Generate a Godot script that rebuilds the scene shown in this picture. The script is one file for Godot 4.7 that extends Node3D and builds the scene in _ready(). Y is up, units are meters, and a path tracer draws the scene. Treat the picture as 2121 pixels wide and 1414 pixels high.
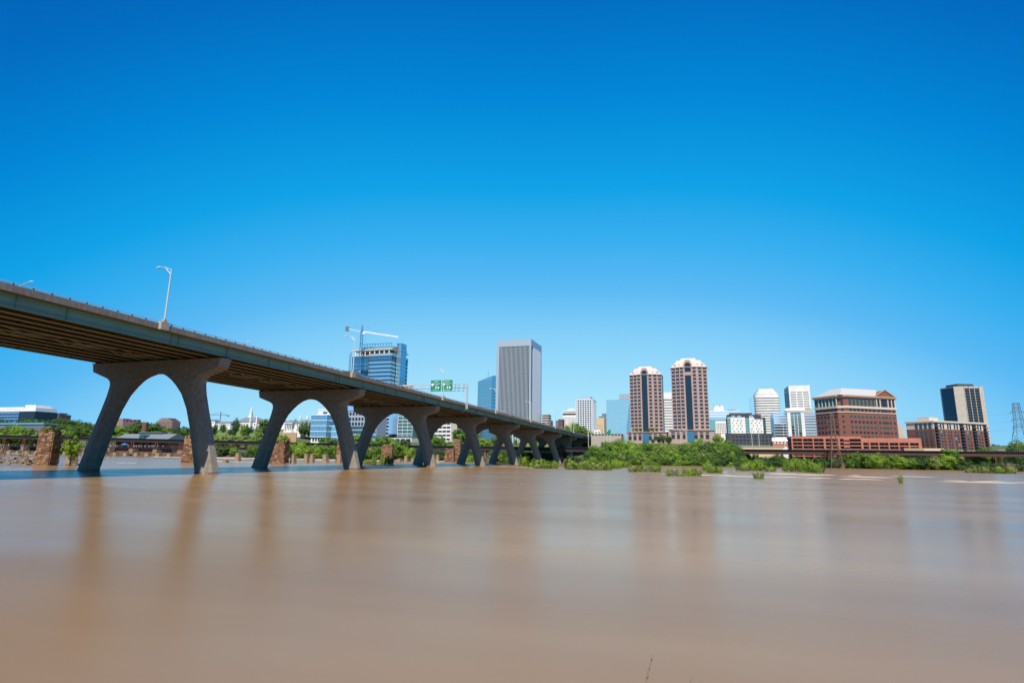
extends Node3D
# A muddy river in flood, seen from its low south bank: a highway bridge on arched concrete piers crosses to a city skyline.
# Units are metres, y is up, the river surface is y = 0. The bridge and the street grid are turned GRID about y.

const GRID := -0.31081
const P0 := Vector3(-46.69, 0, -90.93)          # foot of the first pier in view
const BD := Vector3(0.30583, 0, -0.95209)       # along the bridge, away from the viewer
const BR := Vector3(0.95209, 0, 0.30583)        # across the bridge, to its downstream side
const SHORE := Vector3(85, 0, -305)             # a point on the far shoreline, which runs along BR
const SPAN := 40.0
const GRADE := -0.0085
const EXPOSURE := 1.4
const ORD := ["first", "second", "third", "fourth", "fifth", "sixth", "seventh", "eighth", "ninth", "tenth", "eleventh", "twelfth", "thirteenth", "fourteenth", "fifteenth", "sixteenth", "seventeenth", "eighteenth", "nineteenth", "twentieth", "twenty-first", "twenty-second", "twenty-third", "twenty-fourth", "twenty-fifth", "twenty-sixth", "twenty-seventh", "twenty-eighth"]

var names := {}
var mats := {}
var tex := {}
var boxes := {}


# ---------------------------------------------------------------- mesh building
class Mb:
	var v := PackedVector3Array()
	var n := PackedVector3Array()
	var c := PackedColorArray()
	var col := Color.WHITE

	func tri(a: Vector3, b: Vector3, d: Vector3, out := Vector3.ZERO) -> void:
		var m := (d - a).cross(b - a)
		if m.length_squared() < 1e-14:
			return
		m = m.normalized()
		if out != Vector3.ZERO and m.dot(out) < 0.0:
			m = -m
			v.append_array([a, d, b])
		else:
			v.append_array([a, b, d])
		n.append_array([m, m, m])
		c.append_array([col, col, col])

	func quad(a: Vector3, b: Vector3, d: Vector3, e: Vector3, out := Vector3.ZERO) -> void:
		tri(a, b, d, out)
		tri(a, d, e, out)

	# corners: 0-3 one end (a ring), 4-7 the other end (the same ring)
	func hexa(p: Array) -> void:
		var mid := Vector3.ZERO
		for q in p:
			mid += q / 8.0
		for f in [[0, 1, 2, 3], [4, 5, 6, 7], [0, 1, 5, 4], [1, 2, 6, 5], [2, 3, 7, 6], [3, 0, 4, 7]]:
			quad(p[f[0]], p[f[1]], p[f[2]], p[f[3]], (p[f[0]] + p[f[1]] + p[f[2]] + p[f[3]]) / 4.0 - mid)

	func box(x0: float, x1: float, y0: float, y1: float, z0: float, z1: float) -> void:
		hexa([Vector3(x0, y0, z0), Vector3(x1, y0, z0), Vector3(x1, y1, z0), Vector3(x0, y1, z0), Vector3(x0, y0, z1), Vector3(x1, y0, z1), Vector3(x1, y1, z1), Vector3(x0, y1, z1)])

	# box whose top is another rectangle: a frustum, a hipped roof
	func hip(x0: float, x1: float, z0: float, z1: float, y0: float, tx0: float, tx1: float, tz0: float, tz1: float, y1: float) -> void:
		hexa([Vector3(x0, y0, z0), Vector3(x1, y0, z0), Vector3(x1, y0, z1), Vector3(x0, y0, z1), Vector3(tx0, y1, tz0), Vector3(tx1, y1, tz0), Vector3(tx1, y1, tz1), Vector3(tx0, y1, tz1)])

	func bar(a: Vector3, b: Vector3, w: float) -> void:   # square bar
		var d := (b - a).normalized()
		var s := d.cross(Vector3.UP if absf(d.y) < 0.9 else Vector3.RIGHT).normalized() * w * 0.5
		var t := s.cross(d)
		hexa([a - s - t, a + s - t, a + s + t, a - s + t, b - s - t, b + s - t, b + s + t, b - s + t])

	func tube(pts: Array, rs: Array, sides := 7) -> void:
		var rings := []
		for i in pts.size():
			var d: Vector3 = (pts[mini(i + 1, pts.size() - 1)] - pts[maxi(i - 1, 0)]).normalized()
			var s := d.cross(Vector3.UP if absf(d.y) < 0.9 else Vector3.RIGHT).normalized()
			var t := s.cross(d)
			var ring := []
			for k in sides:
				var an := TAU * k / sides
				ring.append([pts[i] + (s * cos(an) + t * sin(an)) * rs[i], s * cos(an) + t * sin(an)])
			rings.append(ring)
		for i in pts.size() - 1:
			for k in sides:
				var q := (k + 1) % sides
				var a = rings[i][k]
				var b = rings[i][q]
				var d2 = rings[i + 1][q]
				var e = rings[i + 1][k]
				for f in [[a, b, d2], [a, d2, e]]:
					var m: Vector3 = (f[2][0] - f[0][0]).cross(f[1][0] - f[0][0])
					if m.length_squared() < 1e-14:
						continue
					if m.dot(f[0][1]) < 0.0:
						f = [f[0], f[2], f[1]]
					for w in f:
						v.append(w[0])
						n.append(w[1])
						c.append(col)

	func extrude(poly: PackedVector2Array, z0: float, z1: float) -> void:   # x,y outline pulled along z
		var idx := Geometry2D.triangulate_polygon(poly)
		for i in range(0, idx.size(), 3):
			var p := [poly[idx[i]], poly[idx[i + 1]], poly[idx[i + 2]]]
			tri(Vector3(p[0].x, p[0].y, z1), Vector3(p[1].x, p[1].y, z1), Vector3(p[2].x, p[2].y, z1), Vector3.BACK * signf(z1 - z0))
			tri(Vector3(p[0].x, p[0].y, z0), Vector3(p[1].x, p[1].y, z0), Vector3(p[2].x, p[2].y, z0), Vector3.FORWARD * signf(z1 - z0))
		var cw := Geometry2D.is_polygon_clockwise(poly)
		for i in poly.size():
			var a := poly[i]
			var b := poly[(i + 1) % poly.size()]
			var o := Vector3(b.y - a.y, a.x - b.x, 0) * (-1.0 if cw else 1.0)
			quad(Vector3(a.x, a.y, z0), Vector3(b.x, b.y, z0), Vector3(b.x, b.y, z1), Vector3(a.x, a.y, z1), o)

	func mesh() -> ArrayMesh:
		var a := []
		a.resize(Mesh.ARRAY_MAX)
		a[Mesh.ARRAY_VERTEX] = v
		a[Mesh.ARRAY_NORMAL] = n
		a[Mesh.ARRAY_COLOR] = c
		var m := ArrayMesh.new()
		m.add_surface_from_arrays(Mesh.PRIMITIVE_TRIANGLES, a)
		return m


# ---------------------------------------------------------------- naming and placing
func numbered(called: String) -> String:
	var k: int = names.get(called, 0)
	names[called] = k + 1
	return called if k == 0 else "%s_%03d" % [called, k]


func tag(o: Node, label: String, category: String, group := "", kind := "") -> void:
	if label: o.set_meta("label", label)
	if category: o.set_meta("category", category)
	if group: o.set_meta("group", group)
	if kind: o.set_meta("kind", kind)


func thing(called: String, label: String, category: String, at: Vector3, turn := 0.0, group := "") -> Node3D:
	var o := Node3D.new()
	o.name = numbered(called)
	o.position = at
	o.rotation.y = turn
	tag(o, label, category, group)
	add_child(o)
	return o


func part(o: Node, called: String, mesh: Mesh, m: Material, at := Transform3D()) -> MeshInstance3D:
	var p := MeshInstance3D.new()
	p.name = called
	p.mesh = mesh
	p.material_override = m
	p.transform = at
	o.add_child(p, true)
	return p


func single(called: String, mesh: Mesh, m: Material, label: String, category: String, at := Vector3.ZERO, turn := 0.0, group := "", kind := "") -> MeshInstance3D:
	var p := MeshInstance3D.new()
	p.name = numbered(called)
	p.mesh = mesh
	p.material_override = m
	p.position = at
	p.rotation.y = turn
	tag(p, label, category, group, kind)
	add_child(p)
	return p


func copy(proto: Node3D, called: String, label: String, group: String, at: Vector3, turn: float, size: Vector3) -> Node3D:
	var o: Node3D = proto.duplicate()
	o.name = numbered(called)
	o.position = at
	o.rotation.y = turn
	o.scale = size
	o.set_meta("label", label)
	o.set_meta("group", group)
	add_child(o)
	return o


func ubox(w: float, h: float, d: float) -> BoxMesh:
	var k := "%.2f_%.2f_%.2f" % [w, h, d]
	if not boxes.has(k):
		var b := BoxMesh.new()
		b.size = Vector3(w, h, d)
		boxes[k] = b
	return boxes[k]


# a block of a building: x and z in the building's own axes, heights above the river
func blk(o: Node3D, called: String, m: Material, x0: float, x1: float, y0: float, y1: float, z0: float, z1: float) -> MeshInstance3D:
	return part(o, called, ubox(x1 - x0, y1 - y0, z1 - z0), m, Transform3D(Basis(), Vector3((x0 + x1) / 2, (y0 + y1) / 2 - o.position.y, (z0 + z1) / 2)))


func mpart(o: Node3D, called: String, b: Mb, m: Material) -> MeshInstance3D:   # b holds heights above the river
	return part(o, called, b.mesh(), m, Transform3D(Basis(), Vector3(0, -o.position.y, 0)))


# ---------------------------------------------------------------- facades
# a face: origin on the river level, u along it, n outwards
func front(x0 := 0.0, z := 0.0) -> Array:
	return [Vector3(x0, 0, z), Vector3.RIGHT, Vector3.BACK]


func right_side(x: float, z0 := 0.0) -> Array:
	return [Vector3(x, 0, z0), Vector3.FORWARD, Vector3.RIGHT]


func left_side(x: float, depth: float) -> Array:
	return [Vector3(x, 0, -depth), Vector3.BACK, Vector3.LEFT]


func panes(o: Node3D, called: String, m: Material, face: Array, us: Array, vs: Array, w: float, h: float, t := 0.12) -> void:
	var b := ubox(w, h, t)
	var turn := Basis(face[1], Vector3.UP, face[2])
	for y in vs:
		for u in us:
			part(o, called, b, m, Transform3D(turn, face[0] + face[1] * u + Vector3(0, y - o.position.y, 0)))


# upright and level bars standing proud of a face, as one part: ups and levels are [from, to] pairs
func bars(o: Node3D, called: String, m: Material, face: Array, ups: Array, levels: Array, u0: float, u1: float, v0: float, v1: float, t: float) -> void:
	var b := Mb.new()
	var at := func(u: float, v: float, d: float) -> Vector3: return face[0] + face[1] * u + face[2] * d + Vector3(0, v, 0)
	var add := func(a0: float, a1: float, c0: float, c1: float, d: float) -> void:
		b.hexa([at.call(a0, c0, -0.05), at.call(a1, c0, -0.05), at.call(a1, c1, -0.05), at.call(a0, c1, -0.05), at.call(a0, c0, d), at.call(a1, c0, d), at.call(a1, c1, d), at.call(a0, c1, d)])
	for r in ups:
		add.call(r[0], r[1], v0, v1, t + 0.04)
	for r in levels:
		add.call(u0, u1, r[0], r[1], t)
	mpart(o, called, b, m)


# each band a part of its own
func bands(o: Node3D, called: String, m: Material, x0: float, x1: float, z0: float, z1: float, ys: Array, h: float) -> void:
	for y in ys:
		blk(o, called, m, x0, x1, y, y + h, z0, z1)


func steps(a: float, d: float, n: int) -> Array:
	var r := []
	for i in n:
		r.append(a + d * i)
	return r


func between(a: float, b: float, n: int) -> Array:   # n centres spread evenly from a to b
	var r := []
	for i in n:
		r.append(a + (b - a) * (i + 0.5) / n)
	return r


func pairs(a: float, b: float, n: int, w: float) -> Array:   # n + 1 bars of width w at the joints of n fields
	var r := []
	for i in n + 1:
		var x := a + (b - a) * i / n
		r.append([x - w / 2, x + w / 2])
	return r


# ---------------------------------------------------------------- materials
func noise(key: String, size: int, freq: float, lo: Color, hi: Color, octaves := 4, seed_ := 1, as_normal := false) -> NoiseTexture2D:
	if not tex.has(key):
		var f := FastNoiseLite.new()
		f.noise_type = FastNoiseLite.TYPE_SIMPLEX_SMOOTH
		f.seed = seed_
		f.frequency = freq
		f.fractal_octaves = octaves
		var t := NoiseTexture2D.new()
		t.width = size
		t.height = size
		t.seamless = true
		t.noise = f
		t.as_normal_map = as_normal
		var g := Gradient.new()
		g.set_color(0, lo)
		g.set_color(1, hi)
		if not as_normal:
			t.color_ramp = g
		tex[key] = t
	return tex[key]


func mat(key: String, c := Color.WHITE, rough := 0.8, metal := 0.0, spec := 0.5) -> StandardMaterial3D:   # c is linear
	if not mats.has(key):
		var m := StandardMaterial3D.new()
		m.resource_name = key
		m.albedo_color = c.linear_to_srgb()
		m.roughness = rough
		m.metallic = metal
		m.metallic_specular = spec
		mats[key] = m
	return mats[key]


func grained(key: String, c: Color, rough: float, t: Texture2D, scale_: Vector3) -> StandardMaterial3D:
	var m := mat(key, c, rough)
	m.albedo_texture = t
	m.uv1_triplanar = true
	m.uv1_world_triplanar = true
	m.uv1_scale = scale_
	return m


func ground_height(x: float, z: float) -> float:
	var d := Vector3(x, 0, z) - SHORE
	var a := d.dot(BR)
	var b := d.dot(BD)
	var h := -3.0 + 5.5 * smoothstep(-1.0, 7.0, b) + 2.0 * smoothstep(8.0, 45.0, b) + 9.5 * smoothstep(48.0, 115.0, b) + 2.0 * smoothstep(120.0, 300.0, b)
	h = lerpf(h, 31.0, smoothstep(-300.0, -380.0, a) * smoothstep(60.0, 260.0, b)) if a < -300.0 else h
	if b < -311.5:
		h = lerpf(-3.0, 1.5, smoothstep(-311.5, -313.5, b)) + 0.6 * smoothstep(-315.5, -325.0, b)
	return h


func river_at(a: float, b: float, y := 0.0) -> Vector3:   # along the shore, away from the shore
	return SHORE + BR * a + BD * b + Vector3(0, y, 0)


func bridge_at(s: float, q: float, h: float) -> Vector3:
	return P0 + BD * s + BR * q + Vector3(0, h + GRADE * s, 0)


# ---------------------------------------------------------------- light, sky, camera
func sky_picture() -> ImageTexture:
	# clear polarised sky: paler towards the horizon and straight away from the sun, deeper to the sides
	var im := Image.create_empty(512, 256, false, Image.FORMAT_RGBF)
	var hs := [0.0, 5.0, 11.7, 16.4, 21.0, 26.0, 34.0, 42.0, 50.0, 62.0, 90.0]
	var cs := [Color(0.56, 0.86, 1.0), Color(0.42, 0.785, 0.98), Color(0.24, 0.63, 0.95), Color(0.108, 0.49, 0.90), Color(0.042, 0.43, 0.87), Color(0.006, 0.36, 0.80), Color(0.001, 0.245, 0.68), Color(0.001, 0.155, 0.54), Color(0.001, 0.105, 0.42), Color(0.001, 0.085, 0.36), Color(0.001, 0.075, 0.33)]
	for y in 256:
		var e := 90.0 - (y + 0.5) * 180.0 / 256.0
		for x in 512:
			var az := ((x + 0.5) / 512.0 - 0.5) * TAU
			var k := absf(e) if e >= 0.0 else 0.0
			k += 12.5 * minf(pow(absf(sin(az - 0.04)), 3.0) / 0.302, 1.3) * (1.0 - k / 180.0)
			var i := 0
			while i < 9 and k > hs[i + 1]:
				i += 1
			im.set_pixel(x, y, cs[i].lerp(cs[i + 1], clampf((k - hs[i]) / (hs[i + 1] - hs[i]), 0.0, 1.0)) * (1.0 / EXPOSURE))
	return ImageTexture.create_from_image(im)


func build_light() -> void:
	var cam := Camera3D.new()
	cam.name = "camera"
	cam.fov = 61.37
	cam.near = 0.1
	cam.far = 14000.0
	var pitch := deg_to_rad(11.333)
	var roll := deg_to_rad(0.8)
	var r0 := Vector3.RIGHT
	var u0 := Vector3(0, cos(pitch), sin(pitch))
	cam.transform = Transform3D(Basis(r0 * cos(roll) + u0 * sin(roll), u0 * cos(roll) - r0 * sin(roll), Vector3(0, -sin(pitch), cos(pitch))), Vector3(0, 3.22, 0))
	add_child(cam)
	cam.current = true
	var we := WorldEnvironment.new()
	we.name = "world_environment"
	var e := Environment.new()
	e.background_mode = Environment.BG_SKY
	var ps := PanoramaSkyMaterial.new()
	ps.panorama = sky_picture()
	var sk := Sky.new()
	sk.sky_material = ps
	e.sky = sk
	e.background_energy_multiplier = 1.0
	e.tonemap_mode = Environment.TONE_MAPPER_LINEAR
	e.tonemap_exposure = EXPOSURE
	e.sdfgi_enabled = true
	e.ssao_enabled = true
	e.ssil_enabled = true
	we.environment = e
	add_child(we)
	var sun := DirectionalLight3D.new()
	sun.name = "sun"
	sun.light_color = Color(1.0, 0.955, 0.885)
	sun.light_energy = 1.5
	sun.light_angular_distance = 0.53
	sun.shadow_enabled = true
	var el := deg_to_rad(55.0)
	var az := deg_to_rad(-5.5)   # from straight behind the viewer towards the right
	sun.basis = Basis.looking_at(-Vector3(sin(az) * cos(el), sin(el), cos(az) * cos(el)), Vector3.UP)
	add_child(sun)


func build_materials() -> void:
	var soft := noise("soft", 512, 0.012, Color(0.88, 0.88, 0.88), Color(1, 1, 1), 5, 3)
	var stain := noise("stain", 512, 0.028, Color(0.76, 0.745, 0.73), Color(1, 1, 1), 5, 8)
	var fine := noise("fine", 512, 0.05, Color(0.6, 0.6, 0.6), Color(1, 1, 1), 4, 5)
	grained("pier_concrete", Color(0.295, 0.265, 0.23), 0.9, stain, Vector3(0.10, 0.055, 0.10))
	grained("parapet_concrete", Color(0.30, 0.265, 0.235), 0.92, stain, Vector3(0.11, 0.05, 0.11))
	grained("pale_concrete", Color(0.52, 0.49, 0.44), 0.9, stain, Vector3(0.2, 0.1, 0.2))
	grained("teal_steel", Color(0.17, 0.34, 0.32), 0.55, soft, Vector3(0.05, 0.05, 0.05))
	grained("shaded_steel", Color(0.075, 0.072, 0.05), 0.7, soft, Vector3(0.1, 0.1, 0.1))  # dark tone paints the shade between the girders into the steel
	grained("bounce_lit_steel", Color(0.40, 0.36, 0.24), 0.6, soft, Vector3(0.1, 0.1, 0.1))  # pale tone paints light bounced off the water into the undersides
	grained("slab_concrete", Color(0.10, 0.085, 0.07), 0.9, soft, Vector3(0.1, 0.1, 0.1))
	mat("galvanised", Color(0.62, 0.64, 0.66), 0.42, 0.35)
	mat("dark_rail", Color(0.10, 0.11, 0.12), 0.5, 0.3)
	mat("asphalt", Color(0.05, 0.05, 0.052), 0.95)
	mat("sign_green", Color(0.0, 0.23, 0.13), 0.5)
	mat("sign_white", Color(0.8, 0.8, 0.8), 0.5)
	mat("sign_back", Color(0.46, 0.38, 0.30), 0.6)
	mat("brown_steel", Color(0.075, 0.042, 0.034), 0.8)
	mat("dry_stalk", Color(0.22, 0.15, 0.09), 0.9)
	mat("black_steel", Color(0.020, 0.020, 0.028), 0.6)
	grained("rust_steel", Color(0.23, 0.095, 0.06), 0.8, fine, Vector3(0.4, 0.15, 0.4))
	grained("bent_concrete", Color(0.33, 0.22, 0.14), 0.92, stain, Vector3(0.25, 0.08, 0.25))
	grained("old_concrete", Color(0.36, 0.27, 0.18), 0.95, stain, Vector3(0.5, 0.22, 0.5))
	grained("mortar", Color(0.11, 0.075, 0.05), 1.0, fine, Vector3(0.6, 0.6, 0.6))
	for k in 6:
		grained("stone_%d" % k, [Color(0.30, 0.155, 0.08), Color(0.38, 0.22, 0.115), Color(0.20, 0.10, 0.06), Color(0.47, 0.32, 0.18), Color(0.26, 0.145, 0.09), Color(0.34, 0.17, 0.085)][k], 0.95, fine, Vector3(0.5, 0.5, 0.5))
	grained("bank_soil", Color(0.085, 0.105, 0.038), 1.0, soft, Vector3(0.1, 0.1, 0.1))
	grained("mud", Color(0.085, 0.062, 0.04), 0.9, soft, Vector3(0.1, 0.1, 0.1))
	grained("lawn_green", Color(0.13, 0.20, 0.045), 0.95, soft, Vector3(0.05, 0.05, 0.05))
	grained("driftwood", Color(0.46, 0.37, 0.27), 0.9, fine, Vector3(0.5, 0.5, 0.5))
	grained("bark", Color(0.11, 0.085, 0.06), 0.95, fine, Vector3(1.0, 0.3, 1.0))
	mat("foam", Color(0.47, 0.39, 0.315), 0.85)
	for k in 6:
		var lm := mat("leaf_%d" % k, [Color(0.20, 0.33, 0.025), Color(0.108, 0.21, 0.022), Color(0.045, 0.11, 0.024), Color(0.215, 0.285, 0.065), Color(0.165, 0.29, 0.03), Color(0.070, 0.145, 0.020)][k], 0.6, 0.0, 0.4)
		lm.vertex_color_use_as_albedo = true
		lm.backlight_enabled = true
		lm.backlight = Color(0.5, 0.55, 0.3)
	# buildings
	mat("glass_blue", Color(0.46, 0.68, 0.76), 0.12, 0.75)
	mat("glass_deep", Color(0.08, 0.24, 0.36), 0.10, 0.65)
	mat("glass_navy", Color(0.020, 0.042, 0.075), 0.14, 0.4)
	mat("wet_concrete", Color(0.12, 0.10, 0.08), 0.5)
	mat("glass_sky", Color(0.50, 0.74, 0.94), 0.12, 0.7)
	mat("glass_teal", Color(0.26, 0.50, 0.53), 0.12, 0.6)
	mat("glass_dark", Color(0.028, 0.042, 0.065), 0.12, 0.2, 0.5)
	mat("glass_black", Color(0.018, 0.022, 0.03), 0.15, 0.0, 0.5)
	mat("glass_green", Color(0.035, 0.11, 0.105), 0.10, 0.3, 0.6)
	grained("white_panel", Color(0.84, 0.84, 0.84), 0.6, soft, Vector3(0.02, 0.02, 0.02))
	mat("cool_white", Color(0.74, 0.78, 0.84), 0.45)
	mat("glass_steel", Color(0.26, 0.50, 0.60), 0.12, 0.7)
	mat("aluminium", Color(0.40, 0.47, 0.56), 0.42, 0.25)
	mat("aluminium_pale", Color(0.58, 0.65, 0.73), 0.45, 0.2)
	grained("pink_granite", Color(0.47, 0.33, 0.295), 0.65, soft, Vector3(0.05, 0.02, 0.05))
	mat("mauve_granite", Color(0.36, 0.27, 0.29), 0.6)
	mat("white_metal_roof", Color(0.47, 0.40, 0.385), 0.5)
	grained("red_brick", Color(0.235, 0.092, 0.066), 0.9, soft, Vector3(0.08, 0.08, 0.08))
	grained("brown_brick", Color(0.255, 0.100, 0.073), 0.9, soft, Vector3(0.08, 0.08, 0.08))
	grained("orange_brick", Color(0.50, 0.19, 0.135), 0.9, soft, Vector3(0.05, 0.05, 0.05))
	mat("limestone", Color(0.60, 0.53, 0.44), 0.85)
	grained("tan_stone", Color(0.55, 0.49, 0.44), 0.8, soft, Vector3(0.03, 0.03, 0.03))
	mat("tan_brick", Color(0.42, 0.27, 0.17), 0.9)
	mat("beige", Color(0.60, 0.47, 0.32), 0.85)
	mat("pale_roof", Color(0.42, 0.42, 0.43), 0.6)
	mat("grey_roof", Color(0.15, 0.18, 0.205), 0.6)
	mat("slate", Color(0.13, 0.15, 0.18), 0.7)
	mat("dark_brick", Color(0.070, 0.068, 0.082), 0.85)
	mat("charcoal", Color(0.045, 0.05, 0.06), 0.7)
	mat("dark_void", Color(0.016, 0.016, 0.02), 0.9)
	mat("purple_brick", Color(0.16, 0.085, 0.10), 0.85)
	mat("pink_brick", Color(0.24, 0.165, 0.155), 0.85)
	mat("yellow_panel", Color(0.75, 0.42, 0.03), 0.6)
	mat("teal_panel", Color(0.03, 0.42, 0.50), 0.4)
	mat("crane_blue", Color(0.02, 0.17, 0.36), 0.6)
	mat("crane_white", Color(0.78, 0.78, 0.78), 0.6)
	mat("umbrella_blue", Color(0.02, 0.22, 0.60), 0.7)
	mat("tent_pale", Color(0.62, 0.70, 0.78), 0.7)
	mat("wood_pole", Color(0.50, 0.50, 0.50), 0.8)
	mat("pylon_steel", Color(0.12, 0.13, 0.14), 0.5, 0.3)
	mat("rusty_pylon", Color(0.20, 0.12, 0.09), 0.7, 0.1)
	var pm := mat("person", Color.WHITE, 0.85)
	pm.vertex_color_use_as_albedo = true
	# the river: smooth, silty, with long streaks of current
	var w := mat("river_water", Color(0.290, 0.176, 0.070), 0.30, 0.0, 0.46)
	w.albedo_texture = noise("streak_tone", 1024, 0.005, Color(0.86, 0.84, 0.82), Color(1, 1, 1), 5, 21)
	w.roughness = 1.0
	w.roughness_texture = noise("streak_gloss", 1024, 0.005, Color(0.19, 0.19, 0.19), Color(0.31, 0.31, 0.31), 5, 33)
	w.uv1_triplanar = true
	w.uv1_scale = Vector3(0.003, 0.02, 0.017)
	w.normal_enabled = true
	w.normal_texture = noise("ripple", 1024, 0.012, Color(), Color(), 4, 40, true)
	w.normal_scale = 0.02


# ---------------------------------------------------------------- ground and river
func build_setting() -> void:
	var g := Mb.new()
	var mud := Mb.new()
	var bs := [-6000.0, -2500.0, -1000.0, -500.0, -360.0, -335.0, -325.0, -318.0, -315.5, -313.5, -312.8, -312.1, -311.5, -308.0, -160.0, -20.0, -1.0, 0.0, 1.5, 3.0, 5.0, 7.0, 14.0, 25.0, 36.0, 48.0, 60.0, 75.0, 90.0, 105.0, 120.0, 140.0, 165.0, 190.0, 220.0, 260.0, 320.0, 500.0, 900.0, 1800.0, 4000.0, 9000.0]
	var rows := []
	var cols := [-9000.0, -4000.0, -2000.0, -1200.0, -900.0, -700.0, -600.0, -520.0, -460.0, -420.0, -390.0, -370.0, -350.0, -330.0, -315.0, -300.0, -250.0, -150.0, 0.0, 200.0, 600.0, 2000.0, 5000.0, 9000.0]
	for b in bs:
		var row := []
		for a in cols:
			var p := river_at(a, b)
			p.y = ground_height(p.x, p.z)
			row.append(p)
		rows.append(row)
	for i in bs.size() - 1:
		for j in cols.size() - 1:
			(mud if bs[i] >= -20.0 and bs[i] < 14.0 else g).quad(rows[i][j], rows[i][j + 1], rows[i + 1][j + 1], rows[i + 1][j], Vector3.UP)
	single("muddy_bank", mud.mesh(), mats.mud, "", "", Vector3.ZERO, 0.0, "", "structure")
	single("ground", g.mesh(), mats.bank_soil, "", "", Vector3.ZERO, 0.0, "", "structure")
	# mown grass on the hill above the west bank and beside the street under the bridge
	var l := Mb.new()
	for r in [[-470.0, -372.0, 70.0, 185.0, 7, 6], [-112.0, -70.0, 60.0, 105.0, 3, 4]]:
		for i in r[4]:
			for j in r[5]:
				var q := []
				for k in [[0, 0], [1, 0], [1, 1], [0, 1]]:
					var p2 := river_at(lerpf(r[0], r[1], (i + k[0]) / float(r[4])), lerpf(r[2], r[3], (j + k[1]) / float(r[5])))
					p2.y = ground_height(p2.x, p2.z) + 0.35
					q.append(p2)
				l.quad(q[0], q[1], q[2], q[3], Vector3.UP)
	single("hill_lawn", l.mesh(), mats.lawn_green, "", "", Vector3.ZERO, 0.0, "", "structure")
	var w := Mb.new()
	w.quad(Vector3(-6000, 0, 316), Vector3(6000, 0, 316), Vector3(6000, 0, -4), Vector3(-6000, 0, -4), Vector3.UP)
	single("river_water", w.mesh(), mats.river_water, "", "", SHORE, GRID, "", "structure")
	# white water over the ledges: low ragged ridges that lie along the current
	var rng := RandomNumberGenerator.new()
	rng.seed = 77
	var f := Mb.new()
	# [from along, from off shore, to along, to off shore, how many, reach]
	for r in [[8.0, -186.0, 62.0, -196.0, 16, 0.8], [30.0, -160.0, 75.0, -198.0, 16, 0.8], [20.0, -150.0, 70.0, -165.0, 8, 0.7], [-60.0, -120.0, -20.0, -150.0, 8, 0.6], [-190.0, -130.0, -120.0, -150.0, 16, 1.0], [-330.0, -25.0, -140.0, -60.0, 34, 2.2], [-300.0, -8.0, -130.0, -8.0, 26, 2.6], [-200.0, -60.0, -90.0, -60.0, 14, 1.3], [-160.0, -200.0, -135.0, -190.0, 5, 0.6]]:
		for i in r[4]:
			var t := rng.randf()
			var a0 := lerpf(r[0], r[2], t) + rng.randf_range(-4, 4)
			var b0 := lerpf(r[1], r[3], t) + rng.randf_range(-2, 2)
			var ln: float = rng.randf_range(3.0, 11.0) * (1.0 if r[5] < 2.0 else 1.8)
			var wd: float = rng.randf_range(0.12, 0.34) * r[5]
			var up := []
			var n := 9
			for k in n + 1:
				var u := float(k) / n
				var half := wd * 0.7 * sin(PI * u) * rng.randf_range(0.4, 1.0)
				var cx := a0 + ln * (u - 0.5)
				var cb := b0 + sin(u * 5.0 + i) * 0.5
				up.append([river_at(cx, cb - half, 0.012), river_at(cx, cb, 0.012 + 0.10 * sin(PI * u) * r[5]), river_at(cx, cb + half, 0.012)])
			for k in n:
				f.quad(up[k][0], up[k + 1][0], up[k + 1][1], up[k][1], Vector3.UP)
				f.quad(up[k][1], up[k + 1][1], up[k + 1][2], up[k][2], Vector3.UP)
	single("river_foam", f.mesh(), mats.foam, "", "", Vector3.ZERO, 0.0, "", "stuff")


# ---------------------------------------------------------------- the highway bridge
func pier_mesh() -> ArrayMesh:
	# right half of the bent, seen along the bridge: outer and inner outline, and how far in the raised face starts
	var st := [[14.24, -3.0, 10.74, -3.0, 0.42], [14.24, 0.0, 10.74, 0.0, 0.44], [13.1, 3.6, 9.66, 3.6, 0.44], [11.95, 7.0, 8.65, 7.0, 0.44], [10.85, 10.0, 7.5, 10.0, 0.43], [10.05, 12.4, 6.1, 12.4, 0.38], [9.72, 14.0, 4.75, 13.8, 0.24], [9.85, 14.75, 3.6, 14.75, 0.14], [10.5, 15.3, 2.7, 15.3, 0.09], [12.2, 15.9, 2.1, 15.58, 0.06], [13.85, 16.5, 1.5, 15.8, 0.035], [14.1, 17.9, 0.8, 15.95, 0.03], [0.0, 17.9, 0.0, 16.0, 0.0]]
	var b := Mb.new()
	for side in [-1.0, 1.0]:
		for i in st.size() - 1:
			var e := []
			for s in [st[i], st[i + 1]]:
				var o := Vector3(s[0] * side, s[1], 0)
				var n := Vector3(s[2] * side, s[3], 0)
				e.append([o, o.lerp(n, s[4]), n.lerp(o, s[4]), n])
			for z in [-1.0, 1.0]:
				var edge := Vector3(0, 0, 0.6 * z)
				var face := Vector3(0, 0, 1.1 * z)
				b.quad(e[0][0] + edge, e[1][0] + edge, e[1][1] + face, e[0][1] + face, Vector3.BACK * z)
				b.quad(e[0][1] + face, e[1][1] + face, e[1][2] + face, e[0][2] + face, Vector3.BACK * z)
				b.quad(e[0][2] + face, e[1][2] + face, e[1][3] + edge, e[0][3] + edge, Vector3.BACK * z)
			var d := Vector3(0, 0, 0.6)
			b.quad(e[0][0] - d, e[1][0] - d, e[1][0] + d, e[0][0] + d, e[0][0] - e[0][3] if i < st.size() - 2 else Vector3.UP)
			b.quad(e[0][3] - d, e[1][3] - d, e[1][3] + d, e[0][3] + d, e[0][3] - e[0][0])
	b.box(-13.9, 13.9, 17.75, 17.92, -1.08, 1.08)
	return b.mesh()


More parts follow.
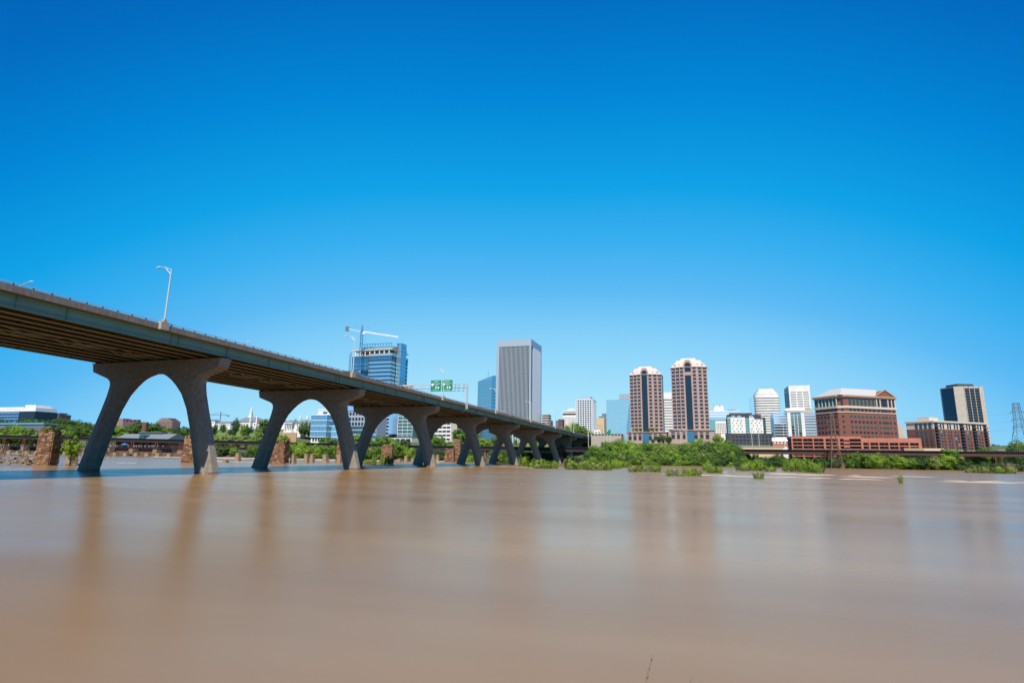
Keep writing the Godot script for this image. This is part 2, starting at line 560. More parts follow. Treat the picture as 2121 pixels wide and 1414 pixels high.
func along(b: Mb, s0: float, s1: float, q0: float, q1: float, h0: float, h1: float) -> void:   # a beam along the bridge, following its grade
	b.hexa([bridge_at(s0, q0, h0) - P0, bridge_at(s0, q1, h0) - P0, bridge_at(s0, q1, h1) - P0, bridge_at(s0, q0, h1) - P0, bridge_at(s1, q0, h0) - P0, bridge_at(s1, q1, h0) - P0, bridge_at(s1, q1, h1) - P0, bridge_at(s1, q0, h1) - P0])


func build_bridge() -> void:
	var s0 := -90.0
	var s1 := 452.0
	var o := thing("highway_bridge", "long highway bridge with teal steel girders on arched concrete piers crossing the brown river", "bridge", P0)
	var pm := pier_mesh()
	var bmesh := ubox(0.7, 0.27, 0.9)
	for t in range(-2, 11):
		var at := Transform3D(Basis(Vector3.UP, GRID), BD * SPAN * t + BR * -12.55 + Vector3(0, GRADE * SPAN * t, 0))
		var p := part(o, "pier", pm, mats.pier_concrete, at)
		for side in [-1.0, 1.0]:   # dark wet line where the flood laps the legs
			var wl := Mb.new()
			var ring := [Vector3(14.27, 0, 0.62), Vector3(12.6, 0, 1.12), Vector3(12.4, 0, 1.12), Vector3(10.71, 0, 0.62), Vector3(10.71, 0, -0.62), Vector3(12.4, 0, -1.12), Vector3(12.6, 0, -1.12), Vector3(14.27, 0, -0.62)]
			for j in 8:
				var ra: Vector3 = ring[j] * Vector3(side, 1, 1)
				var rb: Vector3 = ring[(j + 1) % 8] * Vector3(side, 1, 1)
				var dy := -GRADE * SPAN * t
				var lean := Vector3(-0.09 * side, 0.28, 0)
				wl.quad(ra + Vector3(0, dy - 0.3, 0), rb + Vector3(0, dy - 0.3, 0), rb + Vector3(0, dy, 0) + lean, ra + Vector3(0, dy, 0) + lean, (ra + rb) * 0.5 - Vector3(12.5 * side, 0, 0))
			if t < 2:
				part(p, "wet_line", wl.mesh(), mats.wet_concrete)
		for k in 11:
			part(p, "bearing", bmesh, mats.black_steel, Transform3D(Basis(), Vector3(13.75 - 2.75 * k, 18.035, 0)))
	var d := Mb.new()
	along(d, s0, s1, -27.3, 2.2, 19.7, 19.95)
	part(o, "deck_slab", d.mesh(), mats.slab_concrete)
	d = Mb.new()
	along(d, s0, s1, -26.9, 1.8, 19.95, 20.02)
	part(o, "roadway", d.mesh(), mats.asphalt)
	# girders: two fascia girders in teal, nine between
	for k in 11:
		var q := 1.2 - 2.75 * k
		var g := Mb.new()
		along(g, s0, s1, q - 0.02, q + 0.02, 18.2, 19.69)
		along(g, s0, s1, q - 0.18, q + 0.18, 19.64, 19.69)
		var fascia := k == 0 or k == 10
		var fg := Mb.new()
		along(fg, s0, s1, q - 0.27, q + 0.27, 18.16, 18.21)
		var gp := part(o, "fascia_girder" if fascia else "girder", g.mesh(), mats.teal_steel if fascia else mats.shaded_steel)
		part(gp, "flange", fg.mesh(), mats.teal_steel if fascia else mats.bounce_lit_steel)
		if fascia:
			var out := 1.0 if k == 0 else -1.0
			g = Mb.new()
			along(g, s0, s1, q + 0.02 * out, q + 0.16 * out, 18.56, 18.59)
			part(gp, "long_stiffener", g.mesh(), mats.teal_steel)
			for i in range(-2, 12):
				for u in [[0.0, 0.05], [-9.2, 0.035], [-10.4, 0.035], [-25.0, 0.02], [9.5, 0.02]]:
					var sx: float = SPAN * i + u[0]
					if sx < s0 + 1.0 or sx > s1 - 1.0:
						continue
					g = Mb.new()
					along(g, sx - u[1], sx + u[1], q + 0.022 * out, q + 0.22 * out, 18.215, 19.63)
					part(gp, "stiffener", g.mesh(), mats.teal_steel)
	for k in 10:   # bracing between neighbouring girders: cross struts and a level zigzag
		var qa := 1.2 - 2.75 * k - 0.05
		var qb := qa - 2.65
		var g2 := Mb.new()
		var s := s0 + 1.0
		var i2 := 0
		while s < 330.0:
			if i2 % 2 == k % 2:
				g2.bar(bridge_at(s, qa, 18.34) - P0, bridge_at(s, qb, 18.34) - P0, 0.13)
				g2.bar(bridge_at(s, qa, 19.5) - P0, bridge_at(s, qb, 18.4) - P0, 0.10)
				g2.bar(bridge_at(s, qa, 18.4) - P0, bridge_at(s, qb, 19.5) - P0, 0.10)
			if k in [4, 5]:
				var flip := i2 % 2 == 0
				g2.bar(bridge_at(s, qa if flip else qb, 18.27) - P0, bridge_at(s + 4.0, qb if flip else qa, 18.27) - P0, 0.16)
			s += 4.0
			i2 += 1
		part(o, "cross_bracing", g2.mesh(), mats.bounce_lit_steel if k in [4, 5] else mats.shaded_steel)  # middle bays paler: the highlight on the zigzag is put into the colour
	for side in [1.0, -1.0]:
		var qe := 2.2 if side > 0 else -27.7
		var s := s0
		while s < s1:
			var pp := Mb.new()
			along(pp, s + 0.015, minf(s + 10.0, s1) - 0.015, qe, qe + 0.4, 19.62, 20.42)
			part(o, "parapet", pp.mesh(), mats.parapet_concrete)
			s += 10.0
		var rail := Mb.new()
		along(rail, s0, s1, qe + 0.14, qe + 0.24, 20.66, 20.74)
		var rp := part(o, "handrail", rail.mesh(), mats.galvanised)
		var pmesh := ubox(0.14, 0.27, 0.12)
		s = s0 + 0.3
		var far_posts := Mb.new()
		while s < 430.0:
			if side > 0:
				part(rp, "rail_post", pmesh, mats.dark_rail, Transform3D(Basis(Vector3.UP, GRID), bridge_at(s, qe + 0.19, 20.53) - P0))
			else:
				along(far_posts, s - 0.06, s + 0.06, qe + 0.12, qe + 0.26, 20.4, 20.66)
			s += 2.0
		if side < 0:
			part(rp, "rail_post", far_posts.mesh(), mats.dark_rail).set_meta("kind", "stuff")
	var ab := Mb.new()
	ab.box(-14.5, 14.5, -2.0, 14.2, -12.0, 0.0)
	part(o, "abutment", ab.mesh(), mats.pier_concrete, Transform3D(Basis(Vector3.UP, GRID), BD * 440.0 + BR * -12.55))
	# street lamps on the parapets
	for side in [1.0, -1.0]:
		for i in 9:
			var sl := -13.2 + 46.5 * i
			var ql := 2.75 if side > 0 else -27.85
			var where := "on the near parapet" if side > 0 else "mostly hidden behind the far parapet"
			var count: String = ["nearest", "second", "third", "fourth", "fifth", "sixth", "seventh", "eighth", "ninth"][i]
			var la := thing("street_lamp", "%s tall galvanised street lamp %s of the bridge" % [count, where], "street lamp", bridge_at(sl, ql, 19.62), GRID, "street lamps along the bridge")
			part(la, "pedestal", ubox(0.62, 1.06, 1.3), mats.pale_concrete, Transform3D(Basis(), Vector3(0, 0.5, 0)))
			part(la, "pedestal", ubox(0.42, 0.42, 0.5), mats.pale_concrete, Transform3D(Basis(), Vector3(0, 1.23, 0)))
			var m := Mb.new()
			m.tube([Vector3(0, 1.4, 0), Vector3(0, 5, 0), Vector3(0, 8.7, 0)], [0.13, 0.11, 0.085], 8)
			part(la, "pole", m.mesh(), mats.galvanised)
			m = Mb.new()
			m.tube([Vector3(0, 8.65, 0), Vector3(-1.1 * side, 9.05, 0), Vector3(-1.7 * side, 9.2, 0), Vector3(-2.1 * side, 9.18, 0)], [0.06, 0.055, 0.05, 0.05], 6)
			m.tube([Vector3(0, 7.95, 0), Vector3(-1.15 * side, 9.02, 0)], [0.05, 0.045], 6)
			part(la, "arm", m.mesh(), mats.galvanised)
			m = Mb.new()
			m.hip(-0.36, 0.36, -0.16, 0.16, 0.0, -0.26, 0.26, -0.1, 0.1, 0.16)
			m.hip(-0.3, 0.3, -0.12, 0.12, 0.0, -0.2, 0.2, -0.07, 0.07, -0.07)
			part(la, "lamp_head", m.mesh(), mats.galvanised, Transform3D(Basis(), Vector3(-2.35 * side, 9.12, 0)))
	build_sign_gantry()


func letters(o: Node, text: String, high: float, at: Vector3, m: Material) -> void:
	var t := TextMesh.new()
	var f := SystemFont.new()
	f.font_names = PackedStringArray(["Droid Sans"])
	t.font = f
	t.text = text
	t.font_size = 32
	t.pixel_size = high / 24.0
	t.depth = 0.02
	part(o, "lettering", t, m, Transform3D(Basis(), at))


func build_sign_gantry() -> void:
	var g := thing("sign_gantry", "grey truss gantry spanning the bridge deck with two green highway signs", "sign gantry", bridge_at(98.0, 2.75, 18.6), GRID)
	var m := Mb.new()
	for z in [-0.55, 0.55]:
		m.tube([Vector3(0, 0, z), Vector3(0, 8.2, z)], [0.17, 0.14], 8)
	for k in 6:
		m.bar(Vector3(0, 0.6 + 1.2 * k, -0.55 if k % 2 else 0.55), Vector3(0, 1.8 + 1.2 * k, 0.55 if k % 2 else -0.55), 0.09)
	part(g, "post", m.mesh(), mats.galvanised)
	part(g, "post", m.mesh(), mats.galvanised, Transform3D(Basis(), Vector3(-30.5, 0, 0)))
	var b := Mb.new()
	b.hip(-0.45, 0.45, -0.75, 0.75, 0.1, -1.9, -1.3, -0.35, 0.35, -0.75)
	part(g, "bracket", b.mesh(), mats.teal_steel)
	m = Mb.new()
	for y in [6.95, 8.15]:
		for z in [-0.45, 0.45]:
			m.bar(Vector3(0.1, y, z), Vector3(-30.6, y, z), 0.12)
	for k in 20:
		var x := -1.53 * k
		for z in [-0.45, 0.45]:
			m.bar(Vector3(x, 6.95 if k % 2 else 8.15, z), Vector3(x - 1.53, 8.15 if k % 2 else 6.95, z), 0.07)
	part(g, "truss", m.mesh(), mats.galvanised)
	m = Mb.new()
	for x in [-2.6, -3.9, -0.9]:
		m.bar(Vector3(x, 8.15, 0.55), Vector3(x, 5.8, 0.75), 0.08)
		m.bar(Vector3(x, 5.8, 0.6), Vector3(x, 5.75, 1.9), 0.10)
	m.bar(Vector3(-13.3, 5.8, 1.6), Vector3(-0.7, 5.8, 1.6), 0.06)
	part(g, "lamp_rack", m.mesh(), mats.dark_rail)
	for s in [[-12.45, "Canal St", "NEXT LEFT"], [-8.42, "Byrd St", "NEXT RIGHT"]]:
		var p := part(g, "sign_panel", ubox(3.56, 3.55, 0.1), mats.sign_green, Transform3D(Basis(), Vector3(s[0] + 1.75, 7.7, 0.75)))
		letters(p, s[1], 0.42, Vector3(0, 1.32, 0.06), mats.sign_white)
		letters(p, "Downtown", 0.34, Vector3(0.45, 0.72, 0.06), mats.sign_white)
		letters(p, "Expwy", 0.34, Vector3(0.2, 0.2, 0.06), mats.sign_white)
		letters(p, "TO", 0.26, Vector3(-1.2, -0.55, 0.06), mats.sign_white)
		letters(p, s[2], 0.32, Vector3(0, -1.4, 0.06), mats.sign_white)
		var sh := Mb.new()   # rounded route shield
		var poly := PackedVector2Array()
		for k in 14:
			var an := TAU * k / 14.0
			poly.append(Vector2(cos(an) * 0.46, sin(an) * (0.34 if sin(an) > 0 else 0.46)))
		sh.extrude(poly, 0.05, 0.075)
		var sp := part(p, "route_shield", sh.mesh(), mats.sign_white, Transform3D(Basis(), Vector3(-1.2, 0.45, 0)))
		for x in [0.1, 0.95]:
			part(p, "route_shield", ubox(0.55, 0.5, 0.03), mats.sign_white, Transform3D(Basis(), Vector3(x, -0.62, 0.065)))
	part(g, "sign_back", ubox(3.9, 2.0, 0.12), mats.sign_back, Transform3D(Basis(), Vector3(-21.6, 7.5, -0.75)))


# ---------------------------------------------------------------- on the river and along its far bank
func rough_stone(rng: RandomNumberGenerator) -> ArrayMesh:   # about 1 m cube, hewn
	var p := []
	for k in [[-1, -1, -1], [1, -1, -1], [1, 1, -1], [-1, 1, -1], [-1, -1, 1], [1, -1, 1], [1, 1, 1], [-1, 1, 1]]:
		p.append(Vector3(k[0], k[1], k[2]) * 0.5 + Vector3(rng.randf_range(-0.07, 0.07), rng.randf_range(-0.07, 0.07), rng.randf_range(-0.10, 0.10)))
	var b := Mb.new()
	b.hexa(p)
	return b.mesh()


func build_stone_piers() -> void:
	var rng := RandomNumberGenerator.new()
	rng.seed = 5
	var shapes := []
	for k in 5:
		shapes.append(rough_stone(rng))
	# x, z, width across the view, depth, height, course height
	var rows := [
		[-101.6, -128.8, 3.3, 2.4, 7.7, 0.40, "ruined brown stone bridge pier beside the driftwood heap, tallest and nearest of its row"],
		[-101.0, -186.5, 4.9, 3.0, 8.3, 0.48, "ruined brown stone bridge pier standing behind the front leg of the first arched bridge pier"],
		[-79.4, -201.7, 4.9, 3.6, 7.6, 0.52, "ruined stone bridge pier just beyond the rear leg of the second arched bridge pier"],
		[-70.5, -248.0, 5.0, 3.4, 8.3, 0.5, "ruined stone bridge pier half hidden by the front leg of the second arched bridge pier"],
		[-69.4, -331.0, 6.0, 3.6, 8.8, 0.52, "ruined stone bridge pier among bright bushes under the third bridge arch"],
		[-34.6, -336.0, 4.8, 3.6, 7.6, 0.5, "low ruined stone pier against the taller narrow stone pier by the rail viaduct"],
		[-30.6, -339.0, 3.6, 3.6, 12.6, 0.55, "tall narrow stone pier rising above the dark rail viaduct"],
	]
	for r in rows:
		var o := thing("stone_pier", r[6], "stone pier", Vector3(r[0], -0.4, r[1]), GRID * (0.15 if r[0] < -90 else 0.4), "ruined stone piers of an old bridge")
		var hw: float = r[2] / 2
		var hd: float = r[3] / 2
		var hh: float = r[4] + 0.4
		var b := Mb.new()
		b.hip(-hw * 1.06 + 0.1, hw * 1.06 - 0.1, -hd * 1.06 + 0.1, hd * 1.06 - 0.1, -2.5, -hw * 0.93 + 0.1, hw * 0.93 - 0.1, -hd * 0.93 + 0.1, hd * 0.93 - 0.1, hh - 0.25)
		part(o, "core", b.mesh(), mats.mortar)
		var y := 0.0
		var count := 0
		while y < hh - 0.1:
			var ch: float = r[5] * rng.randf_range(0.8, 1.2)
			var k: float = lerpf(1.06, 0.93, y / hh)
			for f in [[hw, hd, 0.0], [hd, hw, PI / 2], [hd, hw, -PI / 2]]:
				var u: float = -f[0] * k
				while u < f[0] * k - 0.1:
					var w: float = minf(rng.randf_range(0.9, 2.3) * r[5] * 1.15, f[0] * k - u)
					if w < 0.25:
						break
					if count < 296 and not (y > hh - r[5] * 2.0 and rng.randf() < 0.3):
						var turn := Basis(Vector3.UP, f[2])
						var c := turn * Vector3(u + w / 2, y + ch / 2, f[1] * k - 0.12 + rng.randf_range(-0.07, 0.10))
						part(o, "stone", shapes[rng.randi() % 5], mats["stone_%d" % (rng.randi() % 6)], Transform3D(turn.scaled_local(Vector3(w - 0.05, ch - 0.05, 0.5)), c))
						count += 1
					u += w
			y += ch
	# small concrete footings of a vanished trestle
	var q := [[-103.5, -138.8, 2.3, 3.0, "dark stained concrete footing beside the tallest ruined stone pier"], [-317.5, -372.5, 2.6, 3.0, "small concrete footing under the walkway at the far upstream end"], [-108.5, -234.0, 2.2, 3.2, "lone tapered concrete footing between the first and second arched bridge piers"], [-94.8, -195.8, 2.2, 0.9, "low broken concrete block awash between the first two bridge piers"], [-75.9, -205.5, 2.0, 3.1, "first tapered concrete footing beyond the rear leg of the second bridge pier"], [-76.7, -221.0, 2.0, 3.2, "tapered concrete footing, second of the group in the second bridge arch"], [-77.3, -229.0, 1.9, 3.2, "tapered concrete footing, third of the group in the second bridge arch"], [-71.8, -228.0, 2.4, 3.1, "widest tapered concrete footing in the second bridge arch"], [-67.9, -233.5, 2.0, 3.4, "tapered concrete footing touching the stone pier behind the second bridge pier"], [-56.3, -297.5, 2.0, 1.5, "low concrete footing in the rapids under the third bridge arch"], [-53.6, -302.0, 2.2, 3.0, "pointed concrete footing under the third bridge arch"], [-55.1, -331.5, 2.0, 1.7, "squat concrete footing at the water's edge under the third bridge arch"], [-45.4, -346.5, 1.8, 3.6, "concrete footing touching the front leg of the third bridge pier"], [-42.9, -347.0, 2.1, 3.8, "tapered concrete footing left of the tall narrow stone pier"]]
	for r in q:
		var o := thing("concrete_footing", r[4], "concrete footing", Vector3(r[0], -0.2, r[1]), GRID, "old concrete footings in the river")
		var w: float = r[2] / 2
		var h: float = r[3] + 0.2
		var b := Mb.new()
		b.hip(-w, w, -w, w, -2.0, -w * 0.62, w * 0.62, -w * 0.62, w * 0.62, h - 0.3)
		part(o, "shaft", b.mesh(), mats.old_concrete)
		b = Mb.new()
		b.hip(-w * 0.70, w * 0.70, -w * 0.70, w * 0.70, h - 0.295, -w * 0.62, w * 0.62, -w * 0.62, w * 0.62, h)
		part(o, "cap", b.mesh(), mats.old_concrete)


func viaduct_top(a: float) -> float:
	return 8.4 if a > 0.0 else (8.4 - a * 0.0035 if a > -147.0 else 8.91 + (-147.0 - a) * 0.0150)


func build_viaduct() -> void:
	var o := thing("rail_viaduct", "long black steel rail viaduct on rusty lattice bents along the far bank", "viaduct", river_at(0, 8))
	var org := river_at(0, 8)
	var b := Mb.new()
	var lattice := func(m: Mb, p: Vector3, q: Vector3, w: float) -> void: m.bar(p - org, q - org, w)
	var a := -700.0
	while a < 420.0:
		var y := viaduct_top(a)
		var y2 := viaduct_top(a + 14.0)
		var dp := 1.75 if a > -345.0 else 2.0
		for side in [7.0, 9.6]:
			var g := Mb.new()
			g.hexa([river_at(a + 0.03, side - 0.06, y - dp) - org, river_at(a + 0.03, side + 0.06, y - dp) - org, river_at(a + 0.03, side + 0.06, y) - org, river_at(a + 0.03, side - 0.06, y) - org, river_at(a + 13.97, side - 0.06, y2 - dp) - org, river_at(a + 13.97, side + 0.06, y2 - dp) - org, river_at(a + 13.97, side + 0.06, y2) - org, river_at(a + 13.97, side - 0.06, y2) - org])
			if side < 8.0:
				for k in 7:
					var ay := a + 1.0 + 2.0 * k
					var ty := viaduct_top(ay)
					g.bar(river_at(ay, side - 0.12, ty - dp + 0.05) - org, river_at(ay, side - 0.12, ty - 0.02) - org, 0.14)
				g.bar(river_at(a + 0.1, side - 0.08, y - dp + 0.06) - org, river_at(a + 13.9, side - 0.08, y2 - dp + 0.06) - org, 0.22)
				part(o, "girder", g.mesh(), (mats.brown_steel if a > 20.0 else mats.black_steel))
			elif a > -360.0:
				part(o, "girder", g.mesh(), mats.black_steel)
		var f := Mb.new()
		f.hexa([river_at(a, 6.9, y - dp - 0.32) - org, river_at(a, 9.7, y - dp - 0.32) - org, river_at(a, 9.7, y - dp - 0.01) - org, river_at(a, 6.9, y - dp - 0.01) - org, river_at(a + 14.0, 6.9, y2 - dp - 0.32) - org, river_at(a + 14.0, 9.7, y2 - dp - 0.32) - org, river_at(a + 14.0, 9.7, y2 - dp - 0.01) - org, river_at(a + 14.0, 6.9, y2 - dp - 0.01) - org])
		part(o, "floor_beam", f.mesh(), mats.rust_steel)
		f = Mb.new()
		f.hexa([river_at(a, 6.3, y + 0.01) - org, river_at(a, 10.3, y + 0.01) - org, river_at(a, 10.3, y + 0.3) - org, river_at(a, 6.3, y + 0.3) - org, river_at(a + 14.0, 6.3, y2 + 0.01) - org, river_at(a + 14.0, 10.3, y2 + 0.01) - org, river_at(a + 14.0, 10.3, y2 + 0.3) - org, river_at(a + 14.0, 6.3, y2 + 0.3) - org])
		part(o, "track_deck", f.mesh(), mats.black_steel)
		a += 14.0
	a = -702.4
	while a < 420.0:   # bents: two lattice legs on a concrete pedestal
		if a < -260.0 or a > -240.0:
			var top := viaduct_top(a) - 2.05
			var foot := maxf(3.3, top - 5.2)
			var m := Mb.new()
			for u in [-1.1, 1.1]:
				for v in [6.9, 9.7]:
					lattice.call(m, river_at(a + u, v, foot), river_at(a + u, v, top), 0.34)
				var n := 3
				for k in n:
					var ya := lerpf(foot, top, float(k) / n)
					var yb := lerpf(foot, top, (k + 1.0) / n)
					lattice.call(m, river_at(a - 1.1, 6.9, ya), river_at(a + 1.1, 6.9, yb), 0.15)
					lattice.call(m, river_at(a + 1.1, 6.9, ya), river_at(a - 1.1, 6.9, yb), 0.15)
					lattice.call(m, river_at(a + u, 6.9, ya), river_at(a + u, 9.7, yb), 0.15)
			part(o, "lattice_bent", m.mesh(), mats.rust_steel)
			m = Mb.new()
			m.hip(-2.3, 2.3, -2.6, 2.6, -2.5, -1.9, 1.9, -2.2, 2.2, foot)
			part(o, "pedestal", m.mesh(), mats.bent_concrete, Transform3D(Basis(Vector3.UP, GRID), river_at(a, 8.3) - org))
		a += 22.85
	# plank walkway on trestle legs at the upstream end, crowded with people
	var wk := thing("walkway", "dark plank walkway on low trestle legs below the rail viaduct, crowded with people", "walkway", river_at(-430, -3))
	var wo := river_at(-430, -3)
	var an := -540.0
	while an < -330.0:
		var m := Mb.new()
		var c := []
		for k in [[an, -4.6, 5.6], [an, -1.4, 5.6], [an, -1.4, 6.0], [an, -4.6, 6.0], [an + 9.96, -4.6, 5.6], [an + 9.96, -1.4, 5.6], [an + 9.96, -1.4, 6.0], [an + 9.96, -4.6, 6.0]]:
			c.append(river_at(k[0], k[1], k[2]) - wo)
		m.hexa(c)
		part(wk, "deck_section", m.mesh(), mats.black_steel)
		m = Mb.new()
		for y in [6.7, 7.4]:
			m.bar(river_at(an, -4.5, y) - wo, river_at(an + 10.0, -4.5, y) - wo, 0.07)
		for k in 5:
			m.bar(river_at(an + 2.0 * k, -4.5, 6.0) - wo, river_at(an + 2.0 * k, -4.5, 7.4) - wo, 0.09)
		part(wk, "railing", m.mesh(), mats.charcoal)
		m = Mb.new()
		for u in [-1.3, 1.3]:
			m.bar(river_at(an + 5.0 + u * 1.5, -3.0, 2.2) - wo, river_at(an + 5.0 + u * 0.4, -3.0, 5.6) - wo, 0.35)
		part(wk, "trestle_leg", m.mesh(), mats.charcoal)
		m = Mb.new()
		m.hip(-1.6, 1.6, -1.5, 1.5, -2.0, -1.3, 1.3, -1.2, 1.2, 2.3)
		part(wk, "footing", m.mesh(), mats.old_concrete, Transform3D(Basis(Vector3.UP, GRID), river_at(an + 5.0, -3.0) - wo))
		an += 10.0
	build_crowd()


func person_mesh(rng: RandomNumberGenerator, shirt: Color, legs: Color) -> ArrayMesh:
	# one turned body: feet, hips, waist, shoulders, neck, head; arms end at the thighs
	var b := Mb.new()
	var skin := Color(0.42, 0.26, 0.18)
	var hair := [Color(0.03, 0.02, 0.015), Color(0.16, 0.09, 0.04), Color(0.30, 0.22, 0.12)][rng.randi() % 3] as Color
	for s in [-1.0, 1.0]:
		b.col = legs
		b.tube([Vector3(0.10 * s, 0.0, 0.10), Vector3(0.10 * s, 0.06, 0.0), Vector3(0.10 * s, 0.48, 0.0), Vector3(0.07 * s, 0.92, 0.0)], [0.04, 0.055, 0.065, 0.10], 6)
		b.col = skin
		b.tube([Vector3(0.22 * s, 1.40, 0.0), Vector3(0.27 * s, 1.12, 0.02), Vector3(0.24 * s, 0.84, 0.10), Vector3(0.23 * s, 0.74, 0.13)], [0.055, 0.045, 0.038, 0.02], 5)
	b.col = shirt
	b.tube([Vector3(0, 0.84, 0), Vector3(0, 1.0, 0), Vector3(0, 1.25, 0), Vector3(0, 1.42, 0), Vector3(0, 1.49, 0)], [0.15, 0.15, 0.18, 0.20, 0.06], 8)
	b.col = skin
	b.tube([Vector3(0, 1.47, 0), Vector3(0, 1.55, 0), Vector3(0, 1.62, 0.01), Vector3(0, 1.69, 0.0)], [0.055, 0.075, 0.09, 0.085], 8)
	b.col = hair
	b.tube([Vector3(0, 1.63, -0.03), Vector3(0, 1.70, -0.01), Vector3(0, 1.75, 0.0), Vector3(0, 1.77, 0.0)], [0.095, 0.10, 0.07, 0.01], 8)
	return b.mesh()


func build_crowd() -> void:
	var rng := RandomNumberGenerator.new()
	rng.seed = 12
	var tops := [[Color(0.75, 0.75, 0.75), "white"], [Color(0.50, 0.06, 0.07), "red"], [Color(0.10, 0.16, 0.42), "navy"], [Color(0.60, 0.45, 0.50), "pale pink"], [Color(0.04, 0.04, 0.05), "black"], [Color(0.25, 0.45, 0.65), "light blue"]]
	var protos := []
	for t in tops:
		protos.append(person_mesh(rng, t[0], [Color(0.05, 0.06, 0.12), Color(0.3, 0.26, 0.2)][rng.randi() % 2]))
	for i in 150:
		var k := rng.randi() % 6
		var a := rng.randf_range(-452.0, -342.0) if i < 122 else rng.randf_range(-530.0, -452.0)
		single("person", protos[k], mats.person, "person in %s shirt standing in the crowd on the plank walkway" % ("a " + tops[k][1]), "person", river_at(a, rng.randf_range(-4.2, -1.8), 6.0), rng.randf() * TAU, "people in %s shirts on the plank walkway" % tops[k][1])
	for u in [[-378.5, 2.3, "umbrella_blue", "bright blue market umbrella above the crowd on the plank walkway"], [-411.0, 2.2, "tent_pale", "pale blue umbrella above the crowd, behind the first bridge pier's rear leg"]]:
		var o := thing("market_umbrella", u[3], "umbrella", river_at(u[0], -2.4, 6.0), 0.0, "umbrellas on the walkway")
		var b := Mb.new()
		b.tube([Vector3(0, 0, 0), Vector3(0, 2.6, 0)], [0.04, 0.03], 6)
		part(o, "pole", b.mesh(), mats.charcoal)
		b = Mb.new()
		for j in 8:
			var p: Vector3 = Vector3(cos(TAU * j / 8), 0, sin(TAU * j / 8)) * u[1] + Vector3(0, 2.0, 0)
			var q: Vector3 = Vector3(cos(TAU * (j + 1) / 8), 0, sin(TAU * (j + 1) / 8)) * u[1] + Vector3(0, 2.0, 0)
			b.tri(Vector3(0, 3.0, 0), p, q, p + q)
			b.quad(p, q, q - Vector3(0, 0.25, 0), p - Vector3(0, 0.25, 0), p + q)
		part(o, "canopy", b.mesh(), mats[u[2]])


func log_mesh(rng: RandomNumberGenerator, ln: float, r: float, forks: int) -> ArrayMesh:
	var b := Mb.new()
	var pts := []
	var rs := []
	for k in 6:
		var t := k / 5.0
		pts.append(Vector3(ln * (t - 0.5), sin(t * PI) * ln * rng.randf_range(0.0, 0.08), rng.randf_range(-0.06, 0.06) * ln))
		rs.append(lerpf(r, r * 0.35, t))
	b.tube(pts, rs, 6)
	for k in forks:
		var p: Vector3 = pts[1 + rng.randi() % 4]
		b.tube([p, p + Vector3(rng.randf_range(0.2, 0.6), rng.randf_range(0.15, 0.5), rng.randf_range(-0.5, 0.5)) * ln * 0.35, p + Vector3(rng.randf_range(0.5, 1.0), rng.randf_range(0.1, 0.6), rng.randf_range(-0.7, 0.7)) * ln * 0.45], [r * 0.5, r * 0.35, r * 0.15], 5)
	return b.mesh()


func build_driftwood() -> void:
	var rng := RandomNumberGenerator.new()
	rng.seed = 31
	var meshes := []
	for k in 7:
		meshes.append(log_mesh(rng, 1.0, rng.randf_range(0.025, 0.06), rng.randi_range(1, 4)))
	for i in 44:   # the heap beside the nearest ruined pier
		var u := rng.randf()
		var ln := rng.randf_range(2.2, 6.5)
		var at := Vector3(lerpf(-123.0, -104.4, u), 0.1 + rng.randf() * 2.3 * (1.0 - 0.5 * u), -130.0 + rng.randf_range(-2.5, 2.0))
		var o := single("driftwood_log", meshes[rng.randi() % 7], mats.driftwood, "bleached driftwood branch tangled in the heap against the tallest ruined stone pier", "driftwood", at, rng.randf_range(-0.7, 0.7) + (PI if rng.randf() < 0.5 else 0.0), "driftwood in the heap")
		o.rotation.z = rng.randf_range(-0.3, 0.3)
		o.scale = Vector3.ONE * ln
	for r in [[-97.2, -133.5, 6.5, 0.1, "pale driftwood trunk leaning between the tallest stone pier and its concrete footing"], [-96.3, -136.0, 4.5, 0.5, "forked driftwood limb raised beside the tallest stone pier"], [-146.0, -213.0, 9.0, 0.2, "thin forked driftwood branch adrift under the first bridge arch"], [-113.0, -160.0, 3.0, 0.6, "short driftwood stump against the rear leg of the first bridge pier"], [-22.5, -164.3, 3.4, 0.5, "bleached driftwood log caught on the front leg of the third bridge pier"], [-24.5, -165.5, 4.5, 0.2, "dark snagged branches caught before the third bridge pier"], [-70.0, -226.0, 5.0, 0.2, "driftwood limb lying between the concrete footings of the second arch"], [-83.5, -199.0, 4.0, 0.3, "driftwood roots against the stone pier of the second arch"]]:
		var m := log_mesh(rng, r[2], 0.16, 4)
		var o := single("driftwood_log", m, mats.charcoal if "dark" in r[4] else mats.driftwood, r[4], "driftwood", Vector3(r[0], 0.15, r[1]), rng.randf_range(-0.6, 0.6), "stranded driftwood logs")
		o.rotation.z = r[3] * 0.5


